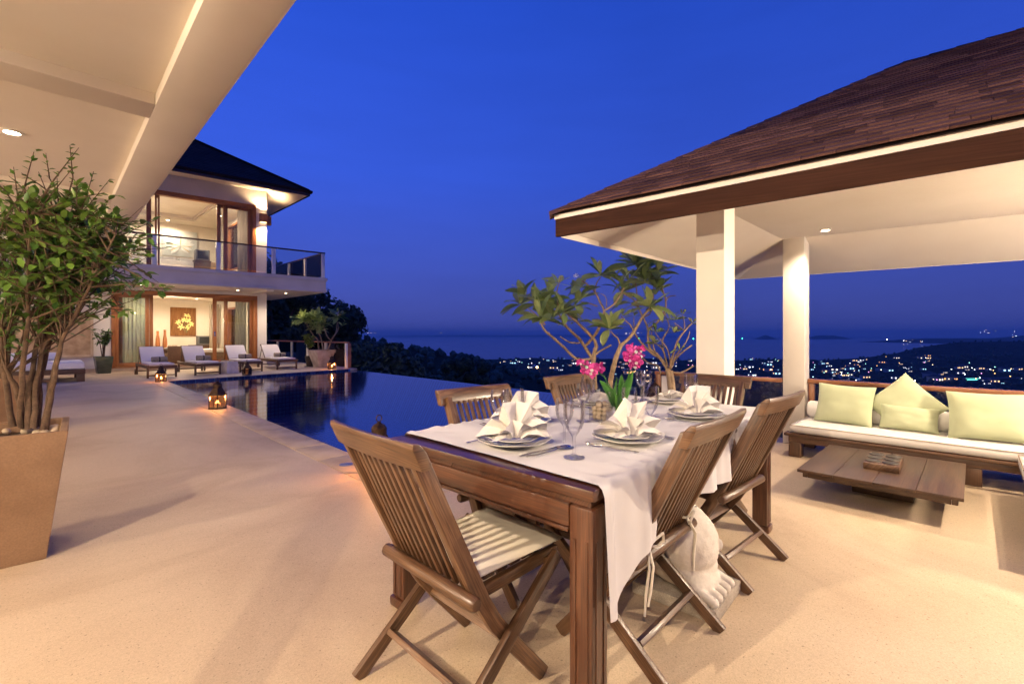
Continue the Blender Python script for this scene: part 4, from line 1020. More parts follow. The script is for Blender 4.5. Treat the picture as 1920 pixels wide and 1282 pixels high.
# ================================================================== DINING CHAIRS
CH = 'teak folding dining chairs'
def make_chair(label, loc, rz):
    t_ = thing('dining_chair', label, 'chair', loc, rz, CH)
    T = M['teak']
    ST = [(-.292, .872), (-.19, .655), (-.10, .468), (-.052, .37), (0.0, .285), (.075, .19), (.165, .085), (.232, .006)]
    for s_ in (-1, 1):
        g = MB(); g.path([(s_ * .205, y, z) for y, z in ST], .026, .052); part('stile', g, T, t_, bevel=.004)
        g = MB(); g.bar((s_ * .236, .275, .425), (s_ * .236, -.245, .004), .024, .046, (0, 1, 0)); part('leg', g, T, t_, bevel=.004)
        g = MB(); g.bar((s_ * .178, -.06, .385), (s_ * .178, .335, .40), .024, .04); part('seat_rail', g, T, t_, bevel=.004)
    # crest rail, a little curved in plan, with a rolled top edge
    g = MB(); n = 10; prof = [(-.017, -.036), (.013, -.036), (.017, .020), (.006, .040), (-.012, .042), (-.020, .026)]
    b = 0
    for i in range(n + 1):
        x = -.252 + .504 * i / n; bow = -.016 * (1 - (x / .252) ** 2)
        for (a, c) in prof: g.v.append(Vector((x, -.302 + bow + a - .42 * c, .872 + c)))
    k = len(prof)
    for i in range(n):
        for j in range(k):
            q = (i * k + j, i * k + (j + 1) % k, (i + 1) * k + (j + 1) % k, (i + 1) * k + j)
            uv = [(g.v[a].x + 3, g.v[a].z + .7 * g.v[a].y) for a in q]; g.face(q[::-1], uv[::-1])
    g.face(list(range(k)), [(p[0], p[1]) for p in prof]); g.face(list(range(n * k, n * k + k))[::-1], [(p[0], p[1]) for p in prof][::-1])
    part('top_rail', g, T, t_, bevel=.003)
    sl = MB(); sl.bar((0, -.283, .850), (0, -.088, .418), .017, .012, (0, 1, .4)); sme = sl.mesh('slat', T, .002)
    for i in range(10):
        x = -.168 + .336 * i / 9; put('slat', sme, t_, (x, -.010 * (1 - (x / .2) ** 2), 0))
    g = MB(); g.tube([(-.258, -.118, .408), (-.25, -.118, .408), (.25, -.118, .408), (.258, -.118, .408)], [.017, .023, .023, .017], 10); part('back_bar', g, T, t_, smooth=50)
    g = MB(); g.bar((-.222, -.115, .112), (.222, -.115, .112), .046, .02, (0, .6, .8)); part('stretcher', g, T, t_, bevel=.003)
    g = MB(); g.bar((-.19, .05, .222), (.19, .05, .222), .046, .02, (0, -.75, .66)); part('stretcher', g, T, t_, bevel=.003)
    g = MB(); g.bar((-.235, .268, .392), (.235, .268, .392), .03, .018); part('stretcher', g, T, t_, bevel=.003)
    ss = MB(); ss.box(-.166, .166, -.024, .024, -.007, .007); ssm = ss.mesh('seat_slat', T, .003)
    for i in range(7):
        f = i / 6; put('seat_slat', ssm, t_, (0, -.045 + .36 * f, .412 + .014 * f), (math.radians(2.2), 0, 0))
    return t_
hp = math.pi / 2
c0 = make_chair('slatted teak chair at the bare wooden end of the table, striped shadow on its seat', (1.0, 1.285, 0), -hp)
dup(c0, (1.655, 1.64, 0), math.pi - .03, 'slatted teak chair on the pool side behind the two tall napkins')
dup(c0, (2.63, 1.745, 0), math.pi + .02, 'slatted teak chair on the pool side behind the orchid vase')
dup(c0, (1.672, .955, 0), .03, 'slatted teak chair on the near long side with cushion ties hanging from its back')
dup(c0, (2.54, .962, 0), -.05, 'slatted teak chair on the near long side next to the pavilion, beside the statue')
dup(c0, (3.07, 1.33, 0), hp - .03, 'slatted teak chair at the far end of the table before the front white column')
def seat_cushion(label, loc, rz, ties=False):
    t_ = thing('seat_cushion', label, 'cushion', (loc[0], loc[1], .4225), rz, 'cream seat cushions on the dining chairs')
    g = MB()
    for k in (0, 1):
        def fn(u, v_, k=k):
            x, y = (u - .5) * 2, (v_ - .5) * 2
            e = max(0, 1 - abs(x) ** 6) ** .35 * max(0, 1 - abs(y) ** 6) ** .35
            w_ = .198 + .012 * y
            z = (.016 + .024 * e if k else .014 - .012 * e) + .014 * v_
            return (x * w_, .14 + y * .205, z)
        n0 = len(g.v); g.grid(fn, 16, 16)
        if not k: g.f[-256:] = [f[::-1] for f in g.f[-256:]]
    part('pad', g, M['cushion'], t_, smooth=80)
    if ties:
        for s_ in (-1, 1):
            x = s_ * .17; g = MB()
            g.tube([(x, -.07, .02), (x, -.13, .03), (x, -.158, .06), (x - s_ * .03, -.172, .075), (x - s_ * .05, -.165, .04), (x - s_ * .03, -.15, .02), (x, -.13, .03)], .0055, 5)
            g.tube([(x, -.13, .03), (x + s_ * .03, -.15, -.04), (x + s_ * .036, -.14, -.13), (x + s_ * .045, -.14, -.20)], [.005, .005, .005, .004], 5)
            g.tube([(x, -.13, .03), (x + s_ * .02, -.16, -.03), (x + s_ * .02, -.15, -.12), (x + s_ * .03, -.145, -.17)], [.005, .005, .005, .004], 5)
            part('tie', g, M['cushion'], t_)
    return t_
seat_cushion('cream seat cushion on the end chair, crossed by slat shadows', (1.0, 1.285), -hp)
seat_cushion('cream seat cushion with hanging ties on the near chair beside the table corner', (1.672, .955), .03, True)
seat_cushion('cream seat cushion on the near-side chair next to the pavilion', (2.54, .962), -.05)
seat_cushion('cream seat cushion on the chair before the front white column', (3.07, 1.33), hp - .03)

# ================================================================== TABLE
TA = math.radians(2.6); TO = Vector((1.118, .782, 0)); TL, TW, TH = 2.03, 1.06, .745
tb = thing('dining_table', 'long dark reddish wooden dining table with square legs', 'table', TO, TA)
TM = M['tablewood']
g = MB(); g.box(0, .10, 0, TW, TH - .038, TH, grain=1); part('tabletop_end', g, TM, tb, bevel=.012)
g = MB(); g.box(TL - .10, TL, 0, TW, TH - .038, TH, grain=1); part('tabletop_end', g, TM, tb, bevel=.012)
g = MB(); g.box(.102, TL - .102, 0, .10, TH - .038, TH); part('tabletop_side', g, TM, tb, bevel=.012)
g = MB(); g.box(.102, TL - .102, TW - .10, TW, TH - .038, TH); part('tabletop_side', g, TM, tb, bevel=.012)
g = MB(); g.box(.102, TL - .102, .102, TW - .102, TH - .034, TH - .003); part('tabletop_panel', g, TM, tb)
g = MB(); g.box(.022, TL - .022, .022, TW - .022, TH - .062, TH - .0385); part('waist', g, TM, tb, bevel=.004)
def apron(x0, x1, y0, y1, gr):
    g = MB(); g.box(x0, x1, y0, y1, TH - .135, TH - .0625, grain=gr); ap = part('apron', g, TM, tb, bevel=.008)
    g = MB()
    if gr: g.box(x0 - .004, x1 + .004, y0, y1, TH - .150, TH - .1355, grain=1)
    else: g.box(x0, x1, y0 - .004, y1 + .004, TH - .150, TH - .1355)
    put('apron_bead', g.mesh('apron_bead', TM, .005), ap)
LW = .085
apron(.012, .012 + .04, LW + .012, TW - LW - .012, 1); apron(TL - .052, TL - .012, LW + .012, TW - LW - .012, 1)
apron(LW + .012, TL - LW - .012, .012, .052, 0); apron(LW + .012, TL - LW - .012, TW - .052, TW - .012, 0)
for ix in (0, 1):
    for iy in (0, 1):
        x0 = .008 if not ix else TL - .008 - LW; y0 = .008 if not iy else TW - .008 - LW
        g = MB(); g.box(x0, x0 + LW, y0, y0 + LW, .045, TH - .0622, grain=2)
        lg = part('leg', g, TM, tb, bevel=.009)
        g = MB(); e = .010                                          # raised bands on the outer corner and the hoof foot
        g.prism([(x0 - e * (ix == 0), y0 - e * (iy == 0)), (x0 + LW + e * (ix == 1), y0 - e * (iy == 0)), (x0 + LW + e * (ix == 1), y0 + LW + e * (iy == 1)), (x0 - e * (ix == 0), y0 + LW + e * (iy == 1))], 0, .0445)
        put('foot', g.mesh('foot', TM, .012), lg)
        g = MB()
        for a in (.016, LW - .016 - .01):
            g.box(x0 + a, x0 + a + .010, y0 - .003 if not iy else y0 + LW + .0005, y0 - .0005 if not iy else y0 + LW + .003, .06, TH - .16, grain=2)
            g.box(x0 - .003 if not ix else x0 + LW + .0005, x0 - .0005 if not ix else x0 + LW + .003, y0 + a, y0 + a + .010, .06, TH - .16, grain=2)
        put('bead', g.mesh('bead', TM), lg)
# tablecloth: over the long sides, hanging in folds
def tcloth():
    g = MB(); nu, nv = 150, 96
    zt = TH + .004; fl = .30
    def fn(u, v_):
        x0 = .035 + .045 * min(1, max(0, v_ * 2 - .3)); x = x0 + (TL - .05 - x0) * u
        L1, L2 = fl, TW + .012; tot = 2 * L1 + L2; s_ = v_ * tot
        hang = .21 + .035 * math.sin(x * 2.1 + 1) + .14 * math.exp(-((x - .05) / .16) ** 2) + .02 * math.sin(x * 7)
        hang -= .05 * max(0, (x - 1.8) / .2)
        wr = .0024 * abs(mnoise.noise(Vector((x * 1.6 - s_ * 1.2, x * 5 + s_ * 4, 4)))) + .0016 * mnoise.noise(Vector((x * 7, s_ * 9, 2))) + .0022 * mnoise.noise(Vector((x * 2.5, s_ * 3, 5))) + .0012 * abs(mnoise.noise(Vector((x * 4 + s_ * 2, s_ * 16, 9))))
        if s_ < L1 or s_ > L1 + L2:
            near = s_ < L1
            f = (L1 - s_) / L1 if near else (s_ - L1 - L2) / L1        # 0 at the edge, 1 at the hem
            dz = f * (hang if near else .26 + .02 * math.sin(x * 5))
            fold = (math.sin(x * 23 + 2.0 * mnoise.noise(Vector((x * 3, 0, 0)))) * .6 + math.sin(x * 74 + 5 * mnoise.noise(Vector((x * 5, 1, 0)))) * .55 * (1 - .6 * f) * (.4 + .9 * abs(mnoise.noise(Vector((x * 2.2, 4, 0))))))
            amp = .007 + .022 * f ** .7
            out = .010 + amp * fold + .012 * f
            push = 0
            if near:
                for cx_c in (.56, 1.43): push += .055 * math.exp(-((x - cx_c) / .20) ** 2) * f
                out -= push
            r_ = .012
            if dz < r_: out = out * dz / r_
            y = -out if near else TW + out
            drop = dz + .003
            return (x, y, zt - drop)
        y = s_ - L1 - .006
        edge = min(y + .006, TW + .006 - y)
        pl = .0075 * math.exp(-edge / .07) * math.sin(x * 61 + 3 * mnoise.noise(Vector((x * 5, 1, 0))))
        return (x, y, zt + .002 + wr + max(0, pl))
    g.grid(fn, nu, nv); return g
solo('tablecloth', tcloth(), M['linen'], 'white tablecloth draped over the long dark table, leaving its end bare', 'tablecloth', TO, TA, smooth=75)

# ---- place settings
def T2W(x, y, z=0): return Matrix.Rotation(TA, 3, 'Z') @ Vector((x, y, z)) + Vector((TO.x, TO.y, 0))
def plate_mesh(name, R_, lift, zb):
    def fn(p, a):
        r_ = math.hypot(p.x, p.y); k = 1 / (abs(math.cos(a)) ** 4.5 + abs(math.sin(a)) ** 4.5) ** (1 / 4.5); f = r_ / R_
        sq = 1 + (k - 1) * min(1, f * 1.1)
        return Vector((p.x * sq, p.y * sq, p.z + lift * (max(0, f - .45) / .55) ** 2 * (.25 + 2.2 * (k - 1))))
    g = MB(); g.lathe([(0, .004), (R_ * .55, .004), (R_ * .62, .007), (R_ * .98, .014), (R_, .016), (R_ * .99, .012), (R_ * .6, .002), (R_ * .5, 0), (0, 0)], 48, fn=fn)
    return g.mesh(name, M['porcelain'], smooth=50)
PM1 = plate_mesh('dinner_plate', .128, .022, 0); PM2 = plate_mesh('side_plate', .090, .012, 0)
def napkin_mesh(seed, flat=False):
    rg = random.Random(seed * 7 + 3); g = MB()
    def fan(angs, rad, yo, lean, zig, hm=1.0, fold=0.0):
        n = len(angs); rows = [[], [], [], []]
        for i, (a, R_) in enumerate(zip(angs, rad)):
            a = math.radians(a + rg.uniform(-4, 4)); R_ *= rg.uniform(.92, 1.08); z_ = (zig if i % 2 else -zig) * rg.uniform(.5, 1.35); dx, dz = math.sin(a), math.cos(a)
            rows[0].append(Vector((dx * .022, yo + z_ * .35, .003 + .006 * max(0, dz))))
            for k, f in ((1, .42), (2, .78), (3, 1.0)):
                x, z = dx * R_ * f, dz * R_ * f * hm
                droop = max(0, f - .6) * .10 * abs(dx)
                rows[k].append(Vector((x, yo + z_ * (.6 + .6 * f) + lean * f * f + rg.uniform(-.007, .007), max(.004 + .002 * (i % 3), .010 + z - droop))))
        if fold:
            for i in range(n):
                rows.append  # folded-over top edge
            rows.append([p + Vector((rg.uniform(-.006, .006), -fold * rg.uniform(.7, 1.2), -fold * rg.uniform(.5, 1.1))) for p in rows[3]])
        b = len(g.v)
        for L_ in rows: g.v.extend(L_)
        for r_ in range(len(rows) - 1):
            for i in range(n - 1): g.face((b + r_ * n + i, b + r_ * n + i + 1, b + (r_ + 1) * n + i + 1, b + (r_ + 1) * n + i))
    if flat:
        fan([-95, -72, -50, -28, -6, 18, 42, 66, 92], [.135, .14, .12, .10, .09, .10, .12, .14, .13], 0, -.02, .012, .75)
        fan([-80, -48, -18, 15, 50, 82], [.12, .11, .085, .085, .11, .12], -.03, -.04, .012, .7)
    else:
        k_ = rg.uniform(-8, 8)
        fan([a_ + k_ for a_ in (-116, -92, -74, -58, -42, -30, -12, 6, 20, 34, 52, 68, 88, 112)], [.088, .125, .142, .128, .135, .112, .182, .166, .180, .142, .158, .132, .138, .10], .010, .004, .017, 1.0)
        fan([a_ - k_ for a_ in (-84, -56, -28, -6, 18, 44, 70, 98)], [.085, .080, .085, .10, .092, .10, .11, .115], -.026, -.014, .017, 1.0)
    return g.mesh('napkin', M['napkin'], smooth=12)
def wine_mesh(name, prof_out, th=.0016, n=32):
    g = MB(); inner = [(max(r_ - th, .0008), z) for r_, z in prof_out if z > .085]
    pr = prof_out + inner[::-1] + [(0, inner[0][1] + .001)]
    g.lathe(pr, n); return g.mesh(name, M['glass'], smooth=60)
G1 = wine_mesh('wine_glass', [(0, 0), (.034, 0), (.035, .002), (.02, .005), (.006, .010), (.0045, .03), (.0042, .062), (.006, .076), (.012, .086), (.022, .098), (.030, .114), (.0335, .134), (.033, .155), (.030, .176)])
G2 = wine_mesh('water_goblet', [(0, 0), (.037, 0), (.038, .002), (.022, .005), (.007, .011), (.0055, .03), (.0055, .052), (.008, .064), (.016, .074), (.0275, .088), (.035, .106), (.0385, .128), (.039, .152), (.0375, .172)])
def fork_mesh():
    g = MB(); g.path([(0, -.095, .004), (0, -.03, .003), (0, .02, .006), (0, .045, .010), (0, .06, .006)], .006, .002); 
    g.box(-.010, .010, .056, .066, .005, .008)
    for x in (-.009, -.003, .003, .009): g.path([(x, .064, .0055), (x, .085, .0065), (x, .105, .012)], .003, .002)
    g.box(-.006, .006, -.115, -.094, .003, .0055); return g.mesh('fork', M['chrome'], .0008)
def knife_mesh():
    g = MB(); g.box(-.005, .005, -.115, 0, .002, .007); g.poly([(-.005, 0, .006), (.007, .0, .006), (.009, .06, .005), (.005, .10, .004), (-.004, .11, .004), (-.005, .06, .005)]); g.box(-.004, .006, 0, .09, .002, .0045)
    return g.mesh('knife', M['chrome'], .001)
def spoon_mesh():
    g = MB(); g.path([(0, -.115, .005), (0, -.05, .003), (0, .03, .005), (0, .055, .009)], .006, .002)
    def fn(u, v_):
        a = (v_ - .5) * math.pi * .999; y = .085 + .036 * math.sin(a); w_ = .020 * math.cos(a); x = (u * 2 - 1) * w_
        return (x, y, .008 - .006 * math.cos(a) * (1 - (u * 2 - 1) ** 2) + .003)
    g.grid(fn, 8, 10); return g.mesh('spoon', M['chrome'], smooth=60)
FK, KN, SPN = fork_mesh(), knife_mesh(), spoon_mesh()
ZT_ = TH + .0095
# x, y in table axes; turn = which way the diner faces; words = where it is
SET = [(.245, .53, -hp, 'at the bare end of the table', 1, False), (.60, .80, math.pi, 'on the pool side, behind the end setting', 2, False),
       (.61, .215, 0, 'before the near chair with cushion ties', 3, False), (1.40, .865, math.pi, 'on the pool side, behind the orchid vase', 4, True),
       (1.36, .22, 0, 'before the near-side chair by the pavilion', 5, False), (1.78, .56, hp, 'at the far end by the white columns', 6, True)]
GW = [((.50, .42), (.545, .385)), ((.40, .80), (.47, .775)), ((.93, .30), (.985, .345)), ((1.08, .80), (1.17, .88)), ((1.62, .42), (1.69, .33)), ((1.50, .66), (1.56, .74))]
GW = [((.34, .35), (.24, .235)), ((.37, .745), (.345, .62)), ((.86, .345), (.85, .235)), ((.865, .61), (1.08, .72)), ((1.75, .40), (1.66, .36)), ((1.80, .76), (1.71, .68))]
for (x, y, a, wd, sd, flat), (g1, g2) in zip(SET, GW):
    R_ = Matrix.Rotation(a, 3, 'Z'); W_ = lambda dx, dy, dz=0: T2W(*(Vector((x, y, 0)) + R_ @ Vector((dx, dy, 0))).to_2d(), ZT_ + dz)
    put('dinner_plate', PM1, None, W_(0, 0), (0, 0, a + TA + .05 * (sd % 3)), label='large square white dinner plate ' + wd, cat='plate', group='white dinner plates')
    put('side_plate', PM2, None, W_(.0, 0, .0125), (0, 0, a + TA + .2), (1, 1, 1), label='small white plate stacked on the dinner plate ' + wd, cat='plate', group='small white plates')
    put('napkin', napkin_mesh(sd, flat), None, W_(.0, .0, .026), (0, 0, {1: -math.radians(45) + .1, 2: -.7, 3: -.55, 4: -.9, 5: -.75, 6: -.6}[sd] + 0), (1.12, 1.12, .82), label=('low spread white napkin ' if flat else 'tall pleated white napkin ') + wd, cat='napkin', group='folded white napkins')
    put('fork', FK, None, W_(-.165, -.01), (0, 0, a + TA + .1), label='steel fork ' + wd, cat='fork', group='steel forks')
    put('knife', KN, None, W_(.155, -.02), (0, 0, a + TA - .08), label='steel knife ' + wd, cat='knife', group='steel knives')
    put('spoon', SPN, None, W_(.185, -.015), (0, 0, a + TA - .12), label='steel spoon ' + wd, cat='spoon', group='steel spoons')
    put('wine_glass', G1, None, T2W(*g1, ZT_), (0, 0, 0), (1.10, 1.10, 1.10), label='slim clear wine glass ' + wd, cat='glass', group='slim wine glasses')
    put('water_goblet', G2, None, T2W(*g2, ZT_), (0, 0, 0), (1.04, 1.04, 1.22), label='wide clear water goblet ' + wd, cat='glass', group='wide water goblets')
# ---- orchid in a square glass vase
OV_ = T2W(.95, .545, ZT_)
vz = thing('glass_vase', 'square clear glass vase with pebbles in the middle of the table', 'vase', OV_, TA)
g = MB(); w_ = .052; hh = .155
for (x0, x1, y0, y1) in ((-w_, w_, -w_, -w_ + .003), (-w_, w_, w_ - .003, w_), (-w_, -w_ + .003, -w_ + .003, w_ - .003), (w_ - .003, w_, -w_ + .003, w_ - .003)): g.box(x0, x1, y0, y1, .008, hh)
part('glass_wall', g, M['glass'], vz)
g = MB(); g.box(-w_, w_, -w_, w_, 0, .0078); part('glass_base', g, M['glass'], vz, bevel=.001)
rg = random.Random(8); pm_ = []
for k in range(3):
    g = MB(); b = 0
    for v_ in IV: g.v.append(Vector((v_.x * .017, v_.y * .014, v_.z * .012)) * (1 + .15 * mnoise.noise(v_ * 2 + Vector((k, 0, 0)))))
    for f in IF: g.face(f)
    bm = bmesh.new(); me_ = g.mesh('pebble', M['pebble']); bm.from_mesh(me_); bmesh.ops.subdivide_edges(bm, edges=bm.edges[:], cuts=1, smooth=1.0, use_grid_fill=True); bm.to_mesh(me_); bm.free(); me_.polygons.foreach_set('use_smooth', [True] * len(me_.polygons)); pm_.append(me_)
i = 0
for lay in range(4):
    for (px_, py_) in ((-.028, -.028), (.004, -.031), (.030, -.025), (-.031, .003), (.0, .0), (.031, .006), (-.026, .031), (.005, .03), (.030, .031)):
        if lay == 3 and i % 2: i += 1; continue
        put('pebble', pm_[i % 3], None, OV_ + Matrix.Rotation(TA, 3, 'Z') @ Vector((px_ + rg.uniform(-.003, .003), py_ + rg.uniform(-.003, .003), .021 + lay * .0205 + rg.uniform(-.003, .003))), (rg.uniform(-.5, .5), rg.uniform(-.5, .5), rg.uniform(0, 3)), label='smooth tan pebble in the square glass vase', cat='pebble', group='pebbles in the vase'); i += 1
oc = thing('orchid', 'two pink orchid sprays with broad green leaves in the square glass vase', 'orchid', OV_)
def Pv(px, py, d): return cv((px - 960) / 865 * d, d, H + (628 - py) / 865 * d)
vd_ = (OV_.x + OV_.y) / R2
def oleaf(pts, w_):
    g = MB(); P_ = [Vector(p) for p in pts]; n = 10; m = len(P_) - 1
    def fn(u, v_):
        t_ = v_ * m; i = min(int(t_), m - 1); f = t_ - i
        p = P_[i].lerp(P_[i + 1], f); tg = (P_[i + 1] - P_[i]).normalized(); sd = tg.cross(Vector((1, 1, .3))).normalized()
        ww = w_ * math.sin(math.pi * min(1, .12 + v_ * .88)) ** .7
        return p + sd * (u - .5) * ww + Vector((0, 0, 1)).cross(sd).normalized() * (.25 * ww * (2 * abs(u - .5)) ** 2)
    g.grid(fn, 4, n); M_ = to_local(oc); g.v = [M_ @ p for p in g.v]; put('leaf', g.mesh('leaf', M['orchidleaf'], smooth=70), oc)
B_ = lambda px, py, dd=0: Pv(px, py, vd_ + dd)
for pts, w_ in (([B_(1153, 762), B_(1147, 738, -.02), B_(1124, 712, -.03)], .045), ([B_(1156, 762), B_(1163, 735, .02), B_(1166, 700, .03)], .04), ([B_(1160, 765), B_(1170, 735, -.03), B_(1187, 695, -.04)], .05), ([B_(1155, 764), B_(1150, 745, .03), B_(1157, 706, .05)], .02), ([B_(1158, 770), B_(1168, 745, .0), B_(1176, 718, .02)], .045)): oleaf(pts, w_)
g = MB(); tw = [[B_(1156, 770), B_(1150, 735, -.02), B_(1132, 705, -.02), B_(1110, 692, -.02), B_(1088, 682, -.03)], [B_(1160, 770), B_(1170, 730, .01), B_(1181, 695, .01), B_(1186, 670, .0), B_(1192, 652, -.01)]]
for q in tw: g.tube(q, [.004, .004, .0035, .003, .002], 6)
part('stem', g, M['orchidleaf'], oc, world=True, smooth=60)
fm_ = MB(); rg = random.Random(3)
for a, L, w_ in ((90, .034, .020), (210, .033, .019), (330, .033, .019), (22, .034, .032), (158, .034, .032)):
    ca, sa = math.cos(math.radians(a)), math.sin(math.radians(a))
    def fn(u, v_): 
        ww = w_ * math.sin(math.pi * (.06 + .86 * v_)) ** .8; x, y = v_ * L, (u - .5) * ww
        return (x * ca - y * sa, -.008 * v_ * v_ * (1 if a in (90, 210, 330) else -.5) - .004 * (2 * u - 1) ** 2 * -1, x * sa + y * ca)
    fm_.grid(fn, 4, 6)
fm_.m = 1; fm_.lathe([(0, 0), (.006, .004), (.008, .014), (.004, .012)], 10, fn=lambda p, a: Vector((p.x, -p.z - .002, p.y - .004)))
fme = fm_.mesh('flower', [M['petal'], M['whitepetal']], smooth=70)
for px, py, dd, s_ in ((1100, 688, -.02, 1), (1112, 692, -.04, 1), (1123, 690, -.02, 1), (1107, 700, -.03, .9), (1088, 680, -.03, .7), (1097, 697, -.01, .8), (1178, 668, .0, 1), (1190, 660, -.03, 1.05), (1198, 668, -.01, 1), (1183, 655, .02, 1), (1194, 678, -.03, 1), (1188, 686, -.02, .95), (1201, 656, 0, .8), (1180, 676, -.03, .9)):
    p = B_(px, py, dd); put('flower', fme, oc, to_local(oc) @ p, (rg.uniform(-.5, .5), rg.uniform(-.7, .7), math.radians(-45) + rg.uniform(-.6, .6)), (s_ * 1.05,) * 3)

# ================================================================== CARVED STATUE UNDER THE TABLE
stt = thing('stone_statue', 'white stone statue of a rounded crouching animal on a grey plinth beside the table', 'statue', (2.12, .95, 0), .06)
g = MB(); g.box(-.19, .19, -.19, .19, 0, .055); part('plinth', g, M['greystone'], stt, bevel=.008)
bm = bmesh.new()
def blob(c, r_, sx_=1, sy=1, sz=1, rz=0):
    r0 = bmesh.ops.create_icosphere(bm, subdivisions=3, radius=1, matrix=Matrix.Translation(c) @ Matrix.Rotation(rz, 4, 'Z') @ Matrix.Diagonal((r_ * sx_, r_ * sy, r_ * sz, 1)))
blob((-.01, .025, .235), .165, 1.0, 1.0, 1.0); blob((-.015, .03, .285), .140, 1.0, 1.0, .95); blob((.0, .03, .14), .168, .95, .95, .62)
blob((-.045, -.075, .10), .095, 1.45, .75, .55); blob((.10, .02, .10), .085, .8, 1.4, .6)
for k in range(5):
    for j in range(5): blob((-.150 + .054 * k, -.105 - .015 * j, .088 - .005 * j), .0252 - .0006 * j, 1, 1, 1.05)
blob((.02, -.138, .25), .016, .8, .8, 1.6)
me = bpy.data.meshes.new('body'); bm.to_mesh(me); bm.free(); me.materials.append(M['stone'])
bo = put('body', me, stt); md = bo.modifiers.new('remesh', 'REMESH'); md.mode = 'VOXEL'; md.voxel_size = .005; md.use_smooth_shade = True
md2 = bo.modifiers.new('smooth', 'SMOOTH'); md2.iterations = 2; md2.factor = .5

# ================================================================== SOFA, CUSHIONS, COFFEE TABLE
sf = thing('sofa', 'low timber sofa base with a white mattress along the railing', 'sofa', (5.5, 0, 0))
def bxp(t_, name, bx, mat, bevel=.006, grain=0, **kw):
    mb = MB(); mb.box(*bx, grain=grain); return part(name, mb, mat, t_, world=True, bevel=bevel, **kw)
SM = M['sofawood']
bxp(sf, 'seat_board', (5.16, 5.84, -.95, 1.335, .205, .232), SM, grain=1)
bxp(sf, 'front_rail', (5.18, 5.215, -.90, 1.30, .145, .2045), SM, grain=1); bxp(sf, 'side_rail', (5.216, 5.8, 1.265, 1.30, .145, .2045), SM)
for y_ in (1.19, -.05, -.9): bxp(sf, 'leg', (5.183, 5.29, y_, y_ + .108, 0, .1445), SM, grain=2); bxp(sf, 'leg', (5.72, 5.81, y_, y_ + .108, 0, .1445), SM, grain=2)
def mattress(t_, x0, x1, y0, y1, z0, z1):
    g = MB(); nx, ny = 26, 60
    def fn(k):
        def f(u, v_):
            x, y = (u - .5) * 2, (v_ - .5) * 2
            e = max(0, 1 - abs(x) ** 26) ** .5 * max(0, 1 - abs(y) ** 60) ** .5
            zz = (z1 if k else z0); hz = (z0 + z1) / 2 + (zz - (z0 + z1) / 2) * (.72 + .28 * e) + (.003 * mnoise.noise(Vector((x * 3, y * 6, 1))) if k else 0)
            return ((x0 + x1) / 2 + x * (x1 - x0) / 2 * (1 - .008 * (1 - e)), (y0 + y1) / 2 + y * (y1 - y0) / 2, hz)
        return f
    g.grid(fn(1), nx, ny); a = len(g.f); g.grid(fn(0), nx, ny); g.f[a:] = [f[::-1] for f in g.f[a:]]
    n1 = (nx + 1) * (ny + 1); ring = [i for i in range(nx + 1)] + [j * (nx + 1) + nx for j in range(1, ny + 1)] + [ny * (nx + 1) + i for i in range(nx - 1, -1, -1)] + [j * (nx + 1) for j in range(ny - 1, 0, -1)]
    for i in range(len(ring)): p, q = ring[i], ring[(i + 1) % len(ring)]; g.face((p + n1, q + n1, q, p))
    mt = part('mattress', g, M['mattress'], t_, world=True, smooth=80)
    g = MB(); zt = z1 - (z1 - z0) * .13; c = [(x0, y0, zt), (x1, y0, zt), (x1, y1, zt), (x0, y1, zt), (x0, y0, zt)]
    for a, b in zip(c, c[1:]): g.tube([a, b], .0028, 5)
    M_ = to_local(t_); g.v = [M_ @ p for p in g.v]; put('piping', g.mesh('piping', M['piping']), mt)
mattress(sf, 5.185, 5.84, -.93, 1.29, .2335, .322)
s2 = thing('corner_sofa', 'second timber sofa base with white mattress joining at the picture edge', 'sofa', (4.5, -.6, 0))
bxp(s2, 'seat_board', (3.5, 5.10, -.95, -.24, .205, .232), SM); bxp(s2, 'front_rail', (3.55, 5.08, -.30, -.265, .145, .2045), SM)
for x_ in (3.56, 4.95): bxp(s2, 'leg', (x_, x_ + .1, -.36, -.262, 0, .1445), SM, grain=2); bxp(s2, 'leg', (x_, x_ + .1, -.93, -.83, 0, .1445), SM, grain=2)
mattress(s2, 3.52, 5.08, -.94, -.235, .2335, .322)
def bolster(label, y0, y1):
    g = MB(); pts = [(0, y0 + (y1 - y0) * f, 0) for f in (0, .004, .03, .25, .5, .75, .97, .996, 1)]
    g.tube(pts, [.02, .07, .088, .09, .091, .09, .088, .07, .02], 24); o = solo('bolster', g, M['mattress'], label, 'bolster', (5.745, 0, .414), smooth=50, group='white bolsters on the sofa')
bolster('white bolster behind the squarish and tilted green cushions on the sofa', .33, 1.255)
bolster('white bolster behind the big green cushion at the picture edge', -.62, .31)
